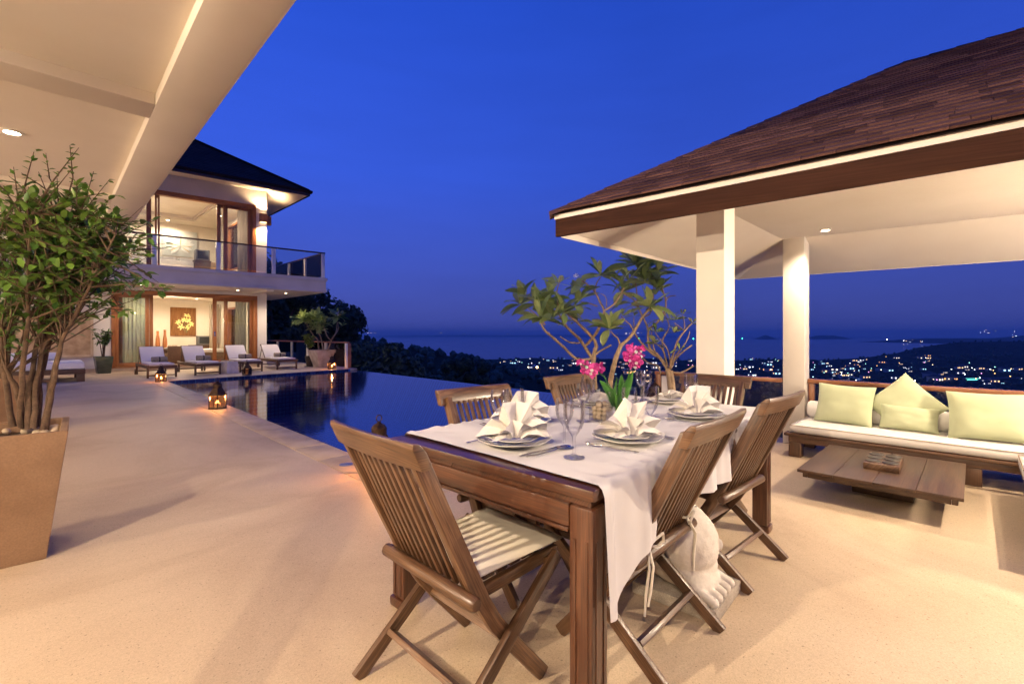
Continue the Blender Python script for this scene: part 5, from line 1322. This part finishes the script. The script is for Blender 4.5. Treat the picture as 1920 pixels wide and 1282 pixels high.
def pillow(label, c, w_, h_, th, rz, tilt, roll=0, seed=0):
    g = MB(); n = 22; e_ = lambda x: max(0, 1 - abs(x) ** 3.2) ** .55
    for k in (1, -1):
        def fn(u, v_):
            x, y = (u - .5) * 2, (v_ - .5) * 2
            pin = 1 - .06 * (1 - y * y) * abs(x) ** 3; pin2 = 1 - .06 * (1 - x * x) * abs(y) ** 3
            b = e_(x) * e_(y); wr = .006 * mnoise.noise(Vector((x * 2.5 + seed, y * 2.5, k))) + .010 * max(0, abs(x) - .6) * math.sin(y * 14 + seed) 
            return (x * w_ / 2 * pin, k * (th * .5 * b + .002 + wr * b), y * h_ / 2 * pin2)
        a = len(g.f); g.grid(fn, n, n)
        if k < 0: pass
        else: g.f[a:] = [f[::-1] for f in g.f[a:]]
    me = g.mesh('cushion', M['green'], smooth=80)
    o = put('cushion', me, None, label=label, cat='cushion', group='pale green cushions on the sofa')
    o.matrix_world = Matrix.Translation(c) @ Matrix.Rotation(rz, 4, 'Z') @ Matrix.Rotation(tilt, 4, 'X') @ Matrix.Rotation(roll, 4, 'Y')
    o.location, o.rotation_euler = o.matrix_world.to_translation(), o.matrix_world.to_euler()
fr = -math.pi / 2        # cushion front looks towards -X
pillow('square pale green cushion at the column end of the sofa', (5.60, .91, .51), .48, .40, .15, fr - .05, -.34, .03, 1)
pillow('pale green cushion standing on one corner against the bolster', (5.655, .455, .545), .44, .44, .13, fr, -.30, math.radians(45), 2)
pillow('small oblong pale green cushion before the tilted one', (5.565, .42, .435), .42, .225, .12, fr + .03, -.30, .03, 3)
pillow('big square pale green cushion near the picture edge', (5.53, -.10, .52), .53, .41, .16, fr + .06, -.32, -.02, 4)
ct = thing('coffee_table', 'very low dark wooden coffee table with a wide plank top', 'table', (4.46, .48, 0))
for k in range(4):
    a, c = .04 + .2225 * k, .04 + .2225 * (k + 1) - .0015
    g = MB(); g.box(3.93, 5.02, a, c, .183, .205); part('plank', g, M['tabledark'], ct, world=True, bevel=.003)
bxp(ct, 'apron', (3.96, 4.99, .065, .095, .145, .1825), M['tabledark']); bxp(ct, 'apron', (3.96, 4.99, .87, .90, .145, .1825), M['tabledark'])
bxp(ct, 'apron', (3.96, 3.99, .096, .869, .145, .1825), M['tabledark'], grain=1); bxp(ct, 'apron', (4.96, 4.99, .096, .869, .145, .1825), M['sofawood'], grain=1)
bxp(ct, 'pedestal', (4.35, 4.65, .3, .66, 0, .1825), M['tabledark'])
bx_ = thing('candle_tray', 'carved wooden block with six dark round cups on the coffee table', 'tray', (4.50, .485, .2055), .03)
g = MB(); g.box(-.20, .20, -.105, .105, 0, .048); part('block', g, M['teak'], bx_, bevel=.006)
for i in (-1, 0, 1):
    for j in (-1, 1):
        g = MB(); g.lathe([(.0, -.004), (.030, -.004), (.034, .0005), (.044, .003), (.048, .003), (.050, 0)], 24, (i * .125, j * .051, .0525)); part('cup', g, M['darkpot'], bx_, smooth=40)
# ================================================================== LANTERNS
def lantern(label, loc, s_=1.0, lit=True, rz=.3):
    t_ = thing('lantern', label, 'lantern', loc, rz, 'bronze candle lanterns round the pool'); LM = M['lanternmetal']; n = 6; R_ = .135
    P_ = lambda k, r_, z: Vector((r_ * math.cos(k * math.pi / 3), r_ * math.sin(k * math.pi / 3), z)) * s_
    g = MB(); g.frustum(0, 0, 0, .02 * s_, R_ * 1.08 * s_, R_ * 1.08 * s_, 6, 0); part('base', g, LM, t_, bevel=.003)
    for k in range(n):
        g = MB(); g.bar(P_(k, R_, .0205), P_(k, R_, .2195), .010 * s_, .010 * s_, (1, 0, 0)); part('post', g, LM, t_)
        a, b = P_(k, R_ * .985, .026), P_(k + 1, R_ * .985, .026); mid = (a + b) / 2; dr_v = (b - a).normalized() * .008 * s_
        g = MB(); q = [a + dr_v, b - dr_v, P_(k + 1, R_ * .985, .215) - dr_v, P_(k, R_ * .985, .215) + dr_v]; g.poly(q); g.poly([p * 1 - mid.normalized() * .002 for p in q][::-1]); part('pane', g, M['lanternglass'], t_)
        g = MB(); mm_ = mid.copy(); g.bar(mm_ + Vector((0, 0, .0)), mm_ + Vector((0, 0, .188 * s_)), .004 * s_, .004 * s_, (1, 0, 0)); part('glazing_bar', g, LM, t_)
    g = MB(); g.frustum(0, 0, .22 * s_, .235 * s_, R_ * 1.1 * s_, R_ * 1.1 * s_, 6, 0); g.frustum(0, 0, .2352 * s_, .335 * s_, R_ * 1.0 * s_, R_ * .52 * s_, 6, 0); part('hood', g, LM, t_, bevel=.002)
    g = MB(); g.lathe([(.0, .335), (.062, .335), (.066, .345), (.062, .36), (.066, .385), (.05, .41), (.02, .428), (.012, .44), (0, .442)], 16); g.v = [p * s_ for p in g.v]; part('cap', g, LM, t_, smooth=40)
    g = MB(); g.tube([Vector((.026 * math.cos(a * math.pi / 9), 0, .468 + .028 * math.sin(a * math.pi / 9))) * s_ for a in range(19)], .0045 * s_, 6, False); part('ring', g, LM, t_, smooth=60)
    g = MB(); g.lathe([(0, .0205), (.035, .0205), (.035, .085), (.03, .088), (0, .086)], 14); g.v = [p * s_ for p in g.v]; cd = part('candle', g, M['candle'], t_, smooth=40)
    if lit:
        g = MB(); g.lathe([(0, .088), (.009, .098), (.012, .110), (.007, .128), (0, .145)], 10); g.v = [p * s_ for p in g.v]; put('flame', g.mesh('flame', M['flame'], smooth=60), cd)
        lamp('POINT', Vector(loc) + Vector((0, 0, .15 * s_)), 11, (1, .50, .18), .02)
    return t_
lantern('lit bronze lantern on the coping midway along the near side of the pool', (1.93, 8.74, .006))
lantern('lit bronze lantern at the pool corner in front of the first lounger', (2.0, 14.72, .006), .92)
lantern('lit bronze lantern before the weathered pot at the far pool corner', (6.98, 15.92, .006), 1.05)
lantern('unlit dark lantern on the far pool edge before the third lounger', (4.15, 15.36, .006), .92, False, .6)
lantern('bronze lantern on the coping behind the chair at the table end', (2.0, 3.62, .006), 1.02, True, .1)
lantern('brown lantern standing behind the glasses by the plumeria trunks', (5.72, 3.02, .006), 1.28, False, .5)

# ================================================================== LOUNGERS
LG = 'loungers in a row beyond the pool'
def make_lounger(label, loc, rz):
    t_ = thing('lounger', label, 'lounger', loc, rz, LG); DW = M['darkwood']
    for x in (-.32, .32):
        g = MB(); g.bar((x, 0, .30), (x, 2.05, .30), .045, .085); part('side_rail', g, DW, t_, bevel=.004)
        g = MB(); g.box(x - .025, x + .025, .02, .07, 0, .258, grain=2); part('leg', g, DW, t_, bevel=.003)
        g = MB(); g.box(x - .025, x + .025, 1.93, 1.98, 0, .258, grain=2); part('leg', g, DW, t_, bevel=.003)
        g = MB(); g.lathe([(0, -.016), (.075, -.016), (.085, -.008), (.085, .008), (.075, .016), (0, .016)], 18, fn=lambda p, a: Vector((x + (-.05 if x < 0 else .05) + p.z, 1.86 + p.x, .087 + p.y))); part('wheel', g, DW, t_, smooth=40)
        g = MB(); g.bar((x * .9, 1.35, .36), (x * .9, 1.80, .82), .02, .035, (0, 1, 0)); part('backrest_rail', g, DW, t_, bevel=.003)
        g = MB(); g.bar((x * .86, 1.95, .34), (x * .86, 1.72, .72), .016, .025, (0, 1, 0)); part('prop', g, DW, t_)
    g = MB(); g.bar((-.295, 0, .30), (.295, 0, .30), .045, .085); part('end_rail', g, DW, t_, bevel=.004)
    g = MB(); g.bar((-.29, .045, .07), (.29, .045, .07), .025, .035); part('stretcher', g, DW, t_)
    g = MB(); g.bar((-.29, 1.955, .10), (.29, 1.955, .10), .025, .035); part('stretcher', g, DW, t_)
    g = MB(); g.bar((-.31, 1.815, .835), (.31, 1.815, .835), .03, .04); part('backrest_top', g, DW, t_, bevel=.003)
    g = MB(); g.box(-.29, .29, .03, 1.36, .345, .40); part('mattress', g, M['lounge'], t_, bevel=.018)
    g = MB(); g.bar((0, 1.345, .395), (0, 1.77, .83), .58, .055, (0, -1, 1)); part('back_cushion', g, M['lounge'], t_, bevel=.018)
    return t_
LS = [(2.22, 16.12, .02), (3.36, 16.30, .05), (4.63, 16.62, .03), (5.86, 16.98, .02)]
LL = ['first lounger, at the pool corner behind the lantern', 'second lounger, beside the white stone stool', 'third lounger, between the stone stool and the end one', 'end lounger, beside the weathered pot']
l0 = None
for (x, y, a), lb in zip(LS, LL):
    lb = 'dark timber ' + lb + ', grey-white mattress'
    l0 = l0 or None
    if l0 is None: l0 = make_lounger(lb, (x, y, 0), a)
    else: dup(l0, (x, y, 0), a, lb)
TW_ = []
g = MB(); g.tube([(-.19, 0, 0), (-.185, 0, 0), (.185, 0, 0), (.19, 0, 0)], [.06, .078, .078, .06], 18)
twm = g.mesh('towel_roll', M['towel'], smooth=50); g = MB(); g.tube([(-.014, 0, 0), (.014, 0, 0)], .080, 18); bnm = g.mesh('band', M['black'])
for (x, y, a), lb in zip(LS, ('first lounger by the pool corner', 'second lounger by the stone stool', 'third lounger along the pool', 'end lounger by the weathered pot')):
    t_ = thing('towel_roll', 'rolled taupe towel with a dark band on the ' + lb, 'towel', (x + .06, y + .95, .481), a, 'rolled towels on the loungers')
    put('roll', twm, t_); put('band', bnm, t_)
g = MB(); g.box(-.2, .2, -.2, .2, 0, .37, fn=lambda x, y, z: Vector((x * (1 - .12 * (z > .1)), y * (1 - .12 * (z > .1)), z)))
bm = bmesh.new(); me_ = g.mesh('stone_stool', M['stone']); bm.from_mesh(me_); bmesh.ops.subdivide_edges(bm, edges=bm.edges[:], cuts=5, use_grid_fill=True)
for v_ in bm.verts: v_.co += v_.co.normalized() * .028 * mnoise.noise(v_.co * 6)
bm.to_mesh(me_); bm.free(); put('stone_stool', me_, None, (3.97, 16.62, 0), (0, 0, .4), label='rough white stone block stool between the second and third loungers', cat='stool')

# ================================================================== POTS AND PLANTS
def planter(name, label, loc, rz, a0, a1, h, mat, th=.035, soil=.06):
    t_ = thing(name, label, 'planter', loc, rz); g = MB()
    q = lambda a, z: [Vector((x * a, y * a, z)) for x, y in ((-1, -1), (1, -1), (1, 1), (-1, 1))]
    rings = [q(a0, 0), q(a1, h), q(a1 - th, h), q(a1 - th - (a1 - a0) * .25, h - .16)]
    for r_ in rings: g.v += r_
    for i in range(3):
        for k in range(4): g.face((i * 4 + k, i * 4 + (k + 1) % 4, i * 4 + 4 + (k + 1) % 4, i * 4 + 4 + k))
    g.face((3, 2, 1, 0)); part('body', g, mat, t_, bevel=.009)
    g = MB(); a = a1 - th - .008; g.grid(lambda u, v_: ((u - .5) * 2 * a, (v_ - .5) * 2 * a, h - soil + .02 * mnoise.noise(Vector((u * 6, v_ * 6, 1)))), 10, 10); part('soil', g, M['soil'], t_, smooth=60)
    return t_
BP = Vector((-.215, 3.73, 0))
planter('big_planter', 'big tall square sand-coloured planter holding the leafy shrub', BP, -.03, .205, .292, .69, M['pot'])
rg = random.Random(12)
for k in range(34):
    a, r_ = rg.uniform(0, 6.28), .26 * math.sqrt(rg.random()); s_ = rg.uniform(.8, 1.9)
    put('pebble', pm_[k % 3], None, BP + Vector((max(-.23, min(.23, r_ * math.cos(a) * 1.2)), max(-.23, min(.23, r_ * math.sin(a) * 1.2)), .69 - .06 + .008 + .008 * s_)), (rg.uniform(-.3, .3), 0, a), (s_,) * 3, label='grey-brown stone lying on the soil of the big planter', cat='stone', group='stones in the big planter')
# the shrub: several twisting stems and a crown of small oval leaves
sh = thing('shrub', 'leafy green shrub with twisting brown stems in the big planter', 'shrub', BP + Vector((0, 0, .63)))
SD = 2.62
def Sx(px, py, dd=0): return Pv(px, py, SD + dd)
rg = random.Random(21)
stems = [[(25, 800), (8, 690), (18, 590), (5, 480), (30, 400)], [(44, 803), (30, 730), (10, 690), (-10, 560), (-20, 450)], [(52, 805), (55, 720), (70, 640), (95, 560), (115, 470), (120, 380)],
         [(62, 802), (66, 730), (80, 660), (110, 590), (140, 500), (170, 420)], [(84, 806), (95, 730), (118, 640), (150, 575), (185, 500), (215, 440)], [(70, 800), (72, 720), (92, 640), (120, 560), (125, 470), (95, 390)], [(40, 800), (45, 700), (50, 600), (55, 500), (60, 400)], [(84, 806), (96, 720), (112, 650), (135, 560), (150, 480), (150, 400)]]
g = MB(); tips = []
for si, stp in enumerate(stems):
    n = len(stp); off = [rg.uniform(-.10, .10) for _ in range(3)]
    pts = []
    for i, (px, py) in enumerate(stp):
        f = i / (n - 1); pts.append(Sx(px + rg.uniform(-3, 3), py, (off[0] * .3 + f * off[1] * 2.4)))
    pr = []
    for i in range(n - 1):
        for q in range(4):
            u = q / 4; p = pts[i].lerp(pts[i + 1], u); pr.append(p + Vector((rg.uniform(-1, 1), rg.uniform(-1, 1), 0)) * .004)
    pr.append(pts[-1]); m_ = len(pr); g.tube(pr, [(.0155 if si != 4 else .014) * (1 - .72 * i / (m_ - 1)) for i in range(m_)], 7)
    for i in range(int(m_ * .42), m_): tips.append((pr[i], (pr[i] - pr[i - 1]).normalized()))
# branches and twigs filling the crown
CC = Sx(96, 425)
twigs = []
for k in range(300):
    p0, d0 = tips[rg.randrange(len(tips))]
    tgt = CC + Vector((rg.gauss(0, .27), rg.gauss(0, .27), rg.gauss(.0, .24)))
    if k % 6 == 0: tgt = CC + Vector((rg.gauss(0, .24), rg.gauss(0, .24), rg.uniform(.28, .56)))
    if k % 5 == 1: tgt = Sx(rg.uniform(190, 325), rg.uniform(370, 600), rg.uniform(-.2, .3))
    dv = tgt - p0
    lim = .62 if k % 5 == 1 else .42
    if dv.length > lim: dv = dv.normalized() * lim
    mid = p0 + dv * .5 + Vector((rg.uniform(-.03, .03), rg.uniform(-.03, .03), rg.uniform(0, .05))); e = p0 + dv + Vector((0, 0, .03))
    g.tube([p0, mid, e], [.0055, .0036, .0014], 4); twigs.append((p0, mid, e))
part('stem', g, M['bark'], sh, world=True, smooth=60)
def leafmesh(name, mat, bend=.12, w_=.5, n=4, tip=1.0):
    q = MB()
    for i in range(n + 1):
        v_ = i / n; ww = w_ * math.sin(math.pi * min(.985, .05 + v_ ** tip * .93)) ** .75 * .5; z = -bend * (v_ * 1.3) ** 2
        q.v += [Vector((-ww, v_, z + ww * .30)), Vector((0, v_, z)), Vector((ww, v_, z + ww * .30))]
    for i in range(n):
        for k in (0, 1): q.face((i * 3 + k, i * 3 + k + 1, i * 3 + 4 + k, i * 3 + 3 + k))
    return q
lfm = [leafmesh('leaf', None, b_, w_).mesh('leaf', M['leaf'], smooth=80) for b_, w_ in ((.12, .52), (.28, .6), (.02, .46))]
lm_raw = [leafmesh('leaf', None, b_, w_, 3) for b_, w_ in ((.12, .52), (.28, .6), (.02, .46))]
def leafM(p, dirv, L, rg, roll=None):
    y = dirv.normalized(); n_ = Vector((rg.uniform(-.6, .6), rg.uniform(-.6, .6), 1)); n_ = (n_ - y * n_.dot(y))
    n_ = n_.normalized() if n_.length > 1e-3 else y.orthogonal().normalized()
    x = y.cross(n_); return Matrix((( x.x * L, y.x * L, n_.x * L, p.x), (x.y * L, y.y * L, n_.y * L, p.y), (x.z * L, y.z * L, n_.z * L, p.z), (0, 0, 0, 1)))
LV = []
for p0, mid, e in twigs:
    sprig = e.z > CC.z + .25
    for i in range(rg.randint(8, 13)):
        u = rg.uniform(.15, 1.02); p = mid.lerp(e, (u - .5) * 2) if u > .5 else p0.lerp(mid, u * 2)
        out = (e - p0).normalized() * .6 + Vector((rg.uniform(-1, 1), rg.uniform(-1, 1), rg.uniform(-.5, .7)))
        L = rg.uniform(.034, .062) * (.6 if sprig else 1.0); LV.append((leafM(p, out, L, rg), L, p))
for k in range(420):                                                   # inner leaves
    v_ = rndv(rg); p = CC + Vector((v_.x * .44, v_.y * .44, v_.z * .30 - .10)); LV.append((leafM(p, v_ + Vector((0, 0, .2)) + rndv(rg) * .6, rg.uniform(.04, .068), rg), .055, p))
def big_first(t_): d = (t_[2].x + t_[2].y) / R2; return d / t_[1]
LV = [t_ for t_ in LV if (t_[2].x - t_[2].y) / (t_[2].x + t_[2].y) > -1.4]
LV.sort(key=big_first)
SI = to_local(sh)
for k, (mt, L, p) in enumerate(LV[:300]):
    o = put('leaf', lfm[k % 3], sh); o.matrix_local = SI @ mt
g = MB()
for k, (mt, L, p) in enumerate(LV[300:]):
    q = lm_raw[k % 3]; b = len(g.v); mt = SI @ mt; g.v += [mt @ v_ for v_ in q.v]
    for f in q.f: g.face([b + i for i in f])
put('foliage', g.mesh('foliage', M['leaf'], smooth=80), sh, kind='stuff')
g = MB()
for k in range(5):
    a = k * 1.2566; g.v_ = 0; ca, sa = math.cos(a), math.sin(a); b = len(g.v)
    for (u, w_, z) in ((0, 0, 0), (.5, .24, .12), (1, .12, .2), (1, -.12, .2), (.5, -.24, .12)): g.v.append(Vector((u * ca - w_ * sa, u * sa + w_ * ca, z)))
    g.face(range(b, b + 5))
wfl = g.mesh('flower', M['whitepetal'])
for k in range(16):
    p0, mid, e = twigs[rg.randrange(len(twigs))]; put('flower', wfl, sh, SI @ e, (rg.uniform(-1, 1), rg.uniform(-1, 1), 0), (.018,) * 3)
# second planter of the same kind, further along
planter('big_planter', 'second tall square sand planter behind the shrub stems, farther along the wall', (-.42, 8.75, 0), 0, .2, .285, .66, M['pot'])
def small_bush(name, label, base, h, rad, n, L, mat, seed, stems=5, cat='plant'):
    rg = random.Random(seed); t_ = thing(name, label, cat, base); g = MB(); ends = []
    for i in range(stems):
        a = rg.uniform(0, 6.28); r_ = rad * rg.uniform(.2, .8); e = Vector((r_ * math.cos(a), r_ * math.sin(a), h * rg.uniform(.6, 1))); m_ = Vector((e.x * .3, e.y * .3, e.z * .5))
        g.tube([(e.x * .08, e.y * .08, -.03), m_, e], [.014 * h + .004, .009 * h + .003, .003], 5); ends.append((m_, e))
    part('stem', g, M['bark'], t_, smooth=60)
    me = [leafmesh('leaf', None, b_, w_, 3).mesh('leaf', mat, smooth=80) for b_, w_ in ((.12, .42), (.3, .5))]
    for i in range(n):
        m_, e = ends[i % stems]; u = rg.uniform(.0, 1.05); p = m_.lerp(e, u); out = Vector((rg.uniform(-1, 1), rg.uniform(-1, 1), rg.uniform(-.2, .8)))
        o = put('leaf', me[i % 2], t_); o.matrix_local = leafM(p + out * L * .15, out, L * rg.uniform(.7, 1.3), rg)
    return t_
small_bush('potted_shrub', 'leafy shrub growing in the second sand planter', (-.42, 8.75, .6), 1.5, .42, 260, .09, M['leaf'], 31, 8, 'shrub')
# green glazed pot by the door
planter('green_planter', 'glossy dark green pot beside the closed sliding door', (1.17, 19.3, 0), .1, .155, .215, .53, M['greenpot'], .02, .05)
small_bush('potted_plant', 'dark spiky-leaved plant in the green pot beside the door', (1.17, 19.3, .48), .92, .34, 240, .11, M['leaf'], 32, 6)
planter('weathered_planter', 'weathered pale square pot at the far pool corner with a plumeria', (7.25, 17.45, 0), .1, .21, .37, .64, M['whitepot'], .03, .06)
t_ = thing('dark_pot', 'small dark round pot and saucer beside the weathered pot', 'planter', (7.02, 17.95, 0))
g = MB(); g.lathe([(0, .02), (.13, .02), (.19, .40), (.17, .40), (.15, .34), (0, .34)], 20); part('body', g, M['darkpot'], t_, smooth=40)
g = MB(); g.lathe([(0, 0), (.19, 0), (.2, .018), (0, .018)], 20); part('saucer', g, M['darkpot'], t_, smooth=40)
small_bush('potted_bush', 'bright yellow-green bush in the small dark pot', (7.02, 17.95, .36), .85, .42, 290, .12, M['brightleaf'], 33, 8)

plm = [leafmesh('leaf', None, b_, w_, 6, 1.5).mesh('leaf', M['plumleaf'], smooth=80) for b_, w_ in ((.10, .37), (.34, .42), (.04, .35))]
def plumeria(label, base, d, cx, cy, sc_, paths, clusters, seed, Ls, flowers=(), wob=.3, rs=1.0):
    rg = random.Random(seed); t_ = thing('plumeria', label, 'tree', base)
    def W_(x, y):
        px, py = cx + x / sc_, cy + y / sc_; dd = wob * (math.sin(x * .011 + seed) + .6 * math.sin(y * .017 + 2 * seed)) * .5
        return Pv(px, py, d + dd)
    g = MB()
    for pth, r0, r1 in paths:
        P_ = [W_(*p) for p in pth]; pr = []
        n = len(P_)
        for i in range(n - 1):
            a = P_[max(i - 1, 0)]; b = P_[i]; c = P_[i + 1]; e = P_[min(i + 2, n - 1)]
            for q in range(4):
                u = q / 4; pr.append(.5 * ((2 * b) + (c - a) * u + (2 * a - 5 * b + 4 * c - e) * u * u + (3 * b - a - 3 * c + e) * u ** 3))
        pr.append(P_[-1]); m_ = len(pr); g.tube(pr, [(r0 + (r1 - r0) * i / (m_ - 1)) * rs * .86 * rg.uniform(.93, 1.07) for i in range(m_)], 8)
    part('branch', g, M['plumbark'], t_, world=True, smooth=60)
    MI = to_local(t_)
    for (x, y, n, lm_, ang, spread) in clusters:
        c = W_(x, y)
        n = int(n * 1.4)
        for k in range(n):
            az = k * 2.4 + rg.uniform(-.3, .3); el = rg.uniform(-.25, .95) if k < n * .75 else rg.uniform(.8, 1.3)
            dv = Vector((math.cos(az) * math.cos(el), math.sin(az) * math.cos(el), math.sin(el)))
            L = Ls * lm_ * rg.uniform(.75, 1.2); o = put('leaf', plm[k % 3], t_); o.matrix_local = MI @ leafM(c + dv * .012, dv, L, rg)
    for (x, y, s_) in flowers:
        for k in range(3): put('flower', wfl, t_, MI @ (W_(x, y) + Vector((rg.uniform(-1, 1), rg.uniform(-1, 1), rg.uniform(-1, 1))) * s_ * .5), (rg.uniform(-1.2, -.2), rg.uniform(-.8, .8), rg.uniform(0, 3)), (s_,) * 3)
    return t_
PA = [([(700, 1010), (690, 900), (690, 800), (705, 725)], .036, .026), ([(690, 812), (640, 735), (590, 662), (545, 620), (500, 575), (465, 520), (440, 480)], .022, .010), ([(665, 805), (570, 803), (480, 720), (390, 640), (345, 600), (318, 545)], .019, .011),
      ([(712, 722), (690, 660), (620, 588), (560, 530), (500, 480), (440, 430), (380, 390)], .021, .009), ([(690, 780), (740, 745), (812, 706)], .013, .009), ([(630, 712), (695, 640), (738, 560), (765, 468), (735, 400), (700, 330), (655, 285), (610, 250)], .019, .009), ([(765, 462), (830, 420), (880, 350), (905, 300)], .012, .009),
      ([(590, 690), (520, 685), (455, 645)], .010, .007), ([(700, 330), (710, 270), (740, 225)], .009, .006), ([(440, 430), (430, 330), (460, 225)], .010, .005), ([(780, 440), (778, 370), (740, 340)], .006, .004), ([(715, 430), (660, 410), (600, 400)], .009, .006)]
CA = [(318, 520, 12, 1.0, 0, 0), (170, 420, 7, 1.0, 0, 0), (200, 350, 6, .9, 0, 0), (285, 420, 10, 1.0, 0, 0), (470, 480, 11, 1.0, 0, 0), (400, 520, 5, .9, 0, 0), (590, 380, 9, .9, 0, 0), (600, 300, 7, .8, 0, 0), (440, 270, 5, .6, 0, 0), (745, 215, 10, .95, 0, 0), (895, 280, 6, .8, 0, 0), (575, 540, 4, .8, 0, 0), (555, 430, 8, .9, 0, 0), (375, 380, 7, .9, 0, 0)]
PA += [([(345, 560), (260, 470), (180, 420)], .009, .006), ([(300, 440), (240, 380), (200, 350)], .008, .005)]
plumeria('spreading plumeria with pale blossoms and leaf rosettes, behind the middle of the table', Pv(1115, 735, 4.75), 4.75, 930, 460, 3.771, PA, CA, 51, .235, ((315, 375, .03), (565, 215, .03)), .35)
PB = [([(805, 1010), (815, 930), (850, 790), (885, 705)], .03, .026), ([(885, 705), (950, 645), (1005, 560), (1040, 500), (1090, 445)], .021, .012), ([(880, 712), (862, 660), (835, 635), (808, 605)], .010, .007)]
CB = [(1080, 440, 10, .95, 0, 0), (800, 595, 10, .85, 0, 0)]
plumeria('slender bare-stemmed plumeria leaning toward the column, behind the orchid', Pv(1148, 735, 4.6), 4.6, 930, 460, 3.771, PB, CB, 52, .235, (), .25)
PC = [([(1240, 1060), (1230, 960), (1215, 880)], .042, .032), ([(1255, 1060), (1250, 960), (1240, 890)], .030, .022), ([(1215, 885), (1160, 800), (1100, 762), (1030, 690), (985, 630), (955, 570), (930, 545), (885, 503)], .018, .007),
      ([(1205, 855), (1140, 770), (1090, 730), (1075, 650), (1075, 590), (1040, 510), (1000, 430), (975, 385), (900, 340)], .019, .009), ([(1075, 592), (1140, 545), (1190, 470), (1200, 395), (1175, 300), (1158, 225)], .014, .007), ([(1200, 392), (1225, 362), (1270, 355)], .008, .005),
      ([(1228, 870), (1255, 760), (1290, 665), (1340, 600), (1385, 550)], .016, .007), ([(1235, 860), (1270, 800), (1330, 745), (1385, 706)], .012, .007), ([(1212, 850), (1190, 765), (1165, 720), (1125, 690)], .012, .007), ([(1245, 895), (1300, 900), (1350, 880), (1395, 850)], .012, .007), ([(1165, 905), (1140, 850), (1080, 830), (1040, 800)], .013, .008),
      ([(1195, 780), (1175, 680), (1215, 600), (1222, 555), (1190, 480)], .010, .006), ([(1335, 600), (1330, 540), (1318, 492)], .007, .004), ([(1330, 600), (1290, 570), (1260, 548)], .007, .005), ([(1240, 870), (1225, 780), (1205, 720), (1150, 650), (1120, 605)], .011, .006), ([(1250, 850), (1270, 780), (1340, 690), (1370, 610)], .010, .006), ([(1215, 870), (1130, 760), (1105, 660), (1100, 605)], .010, .006), ([(985, 620), (975, 560), (975, 505)], .008, .005), ([(1000, 430), (995, 330), (985, 260)], .010, .007), ([(1110, 420), (1115, 300), (1100, 200)], .008, .006), ([(1040, 510), (1090, 480), (1110, 420)], .009, .008)]
CC_ = [(985, 140, 13, 1.15, 0, 0), (1070, 170, 12, 1.1, 0, 0), (1055, 270, 10, 1.0, 0, 0), (1140, 190, 7, .9, 0, 0), (1145, 320, 6, .9, 0, 0), (940, 250, 9, 1.0, 0, 0), (950, 410, 5, .8, 0, 0), (890, 330, 6, .9, 0, 0), (900, 500, 4, .5, 0, 0), (1165, 530, 4, .6, 0, 0), (1120, 700, 4, .6, 0, 0), (1235, 530, 3, .6, 0, 0), (1130, 615, 3, .5, 0, 0), (1320, 490, 3, .35, 0, 0), (1385, 555, 3, .35, 0, 0), (975, 500, 3, .5, 0, 0), (1255, 620, 3, .5, 0, 0), (1300, 740, 3, .4, 0, 0)]
plumeria('many-branched half-bare plumeria beside the front white column', Pv(1256, 745, 5.2), 5.2, 930, 460, 3.771, PC, CC_, 53, .235, (), .3)
for nm, px, d_, lb in (('plumeria_pot', 1115, 4.75, 'sand-coloured pot of the spreading plumeria, hidden behind the table'), ('plumeria_pot', 1150, 4.35, 'low sand-coloured pot of the slender plumeria behind the table'), ('plumeria_pot', 1258, 5.2, 'sand-coloured pot of the half-bare plumeria by the railing')):
    c = cv((px - 960) / 865 * d_, d_, 0); planter(nm, lb, c, .2, .15, .19, .50 if px > 1200 else .52, M['whitepot'], .02, .05)
PD = [([(495, 830), (488, 760), (470, 650), (420, 600), (350, 500), (290, 400)], .04, .016), ([(565, 830), (545, 700), (515, 590), (480, 530), (465, 400)], .036, .016), ([(635, 830), (670, 740), (692, 668), (735, 600), (770, 545), (782, 450), (790, 370)], .036, .016), ([(692, 664), (640, 620), (605, 540), (570, 440)], .024, .014), ([(765, 552), (800, 510), (806, 440), (800, 370)], .02, .012)]
CD = [(235, 330, 18, 1.15, 0, 0), (290, 370, 12, 1.0, 0, 0), (455, 310, 18, 1.1, 0, 0), (400, 350, 10, 1, 0, 0), (570, 400, 14, .9, 0, 0), (800, 300, 18, 1.1, 0, 0), (455, 460, 12, .9, 0, 0), (520, 510, 10, .8, 0, 0), (500, 400, 10, .9, 0, 0), (870, 440, 4, .6, 0, 0), (540, 340, 8, .8, 0, 0)]
plumeria('plumeria with leaf rosettes on bare limbs in the weathered pot', (7.25, 17.45, .6), 17.45, 540, 560, 8.545, PD, CD, 54, .36, ((805, 235, .09),), .7)

# ================================================================== the evening air over the bay
hz = MB(); hz.box(-40000, 40000, -40000, 40000, -108, 262)
hm_ = bpy.data.materials.new('evening_air'); hm_.use_nodes = True; hn_ = hm_.node_tree.nodes; hn_.clear()
ho = hn_.new('ShaderNodeOutputMaterial'); hv = hn_.new('ShaderNodeVolumePrincipled'); hv.inputs['Density'].default_value = 6.5e-5; hv.inputs['Color'].default_value = (.8, .85, .95, 1)
hm_.node_tree.links.new(hv.outputs[0], ho.inputs['Volume'])
struct('haze', hz, hm_, kind='stuff')
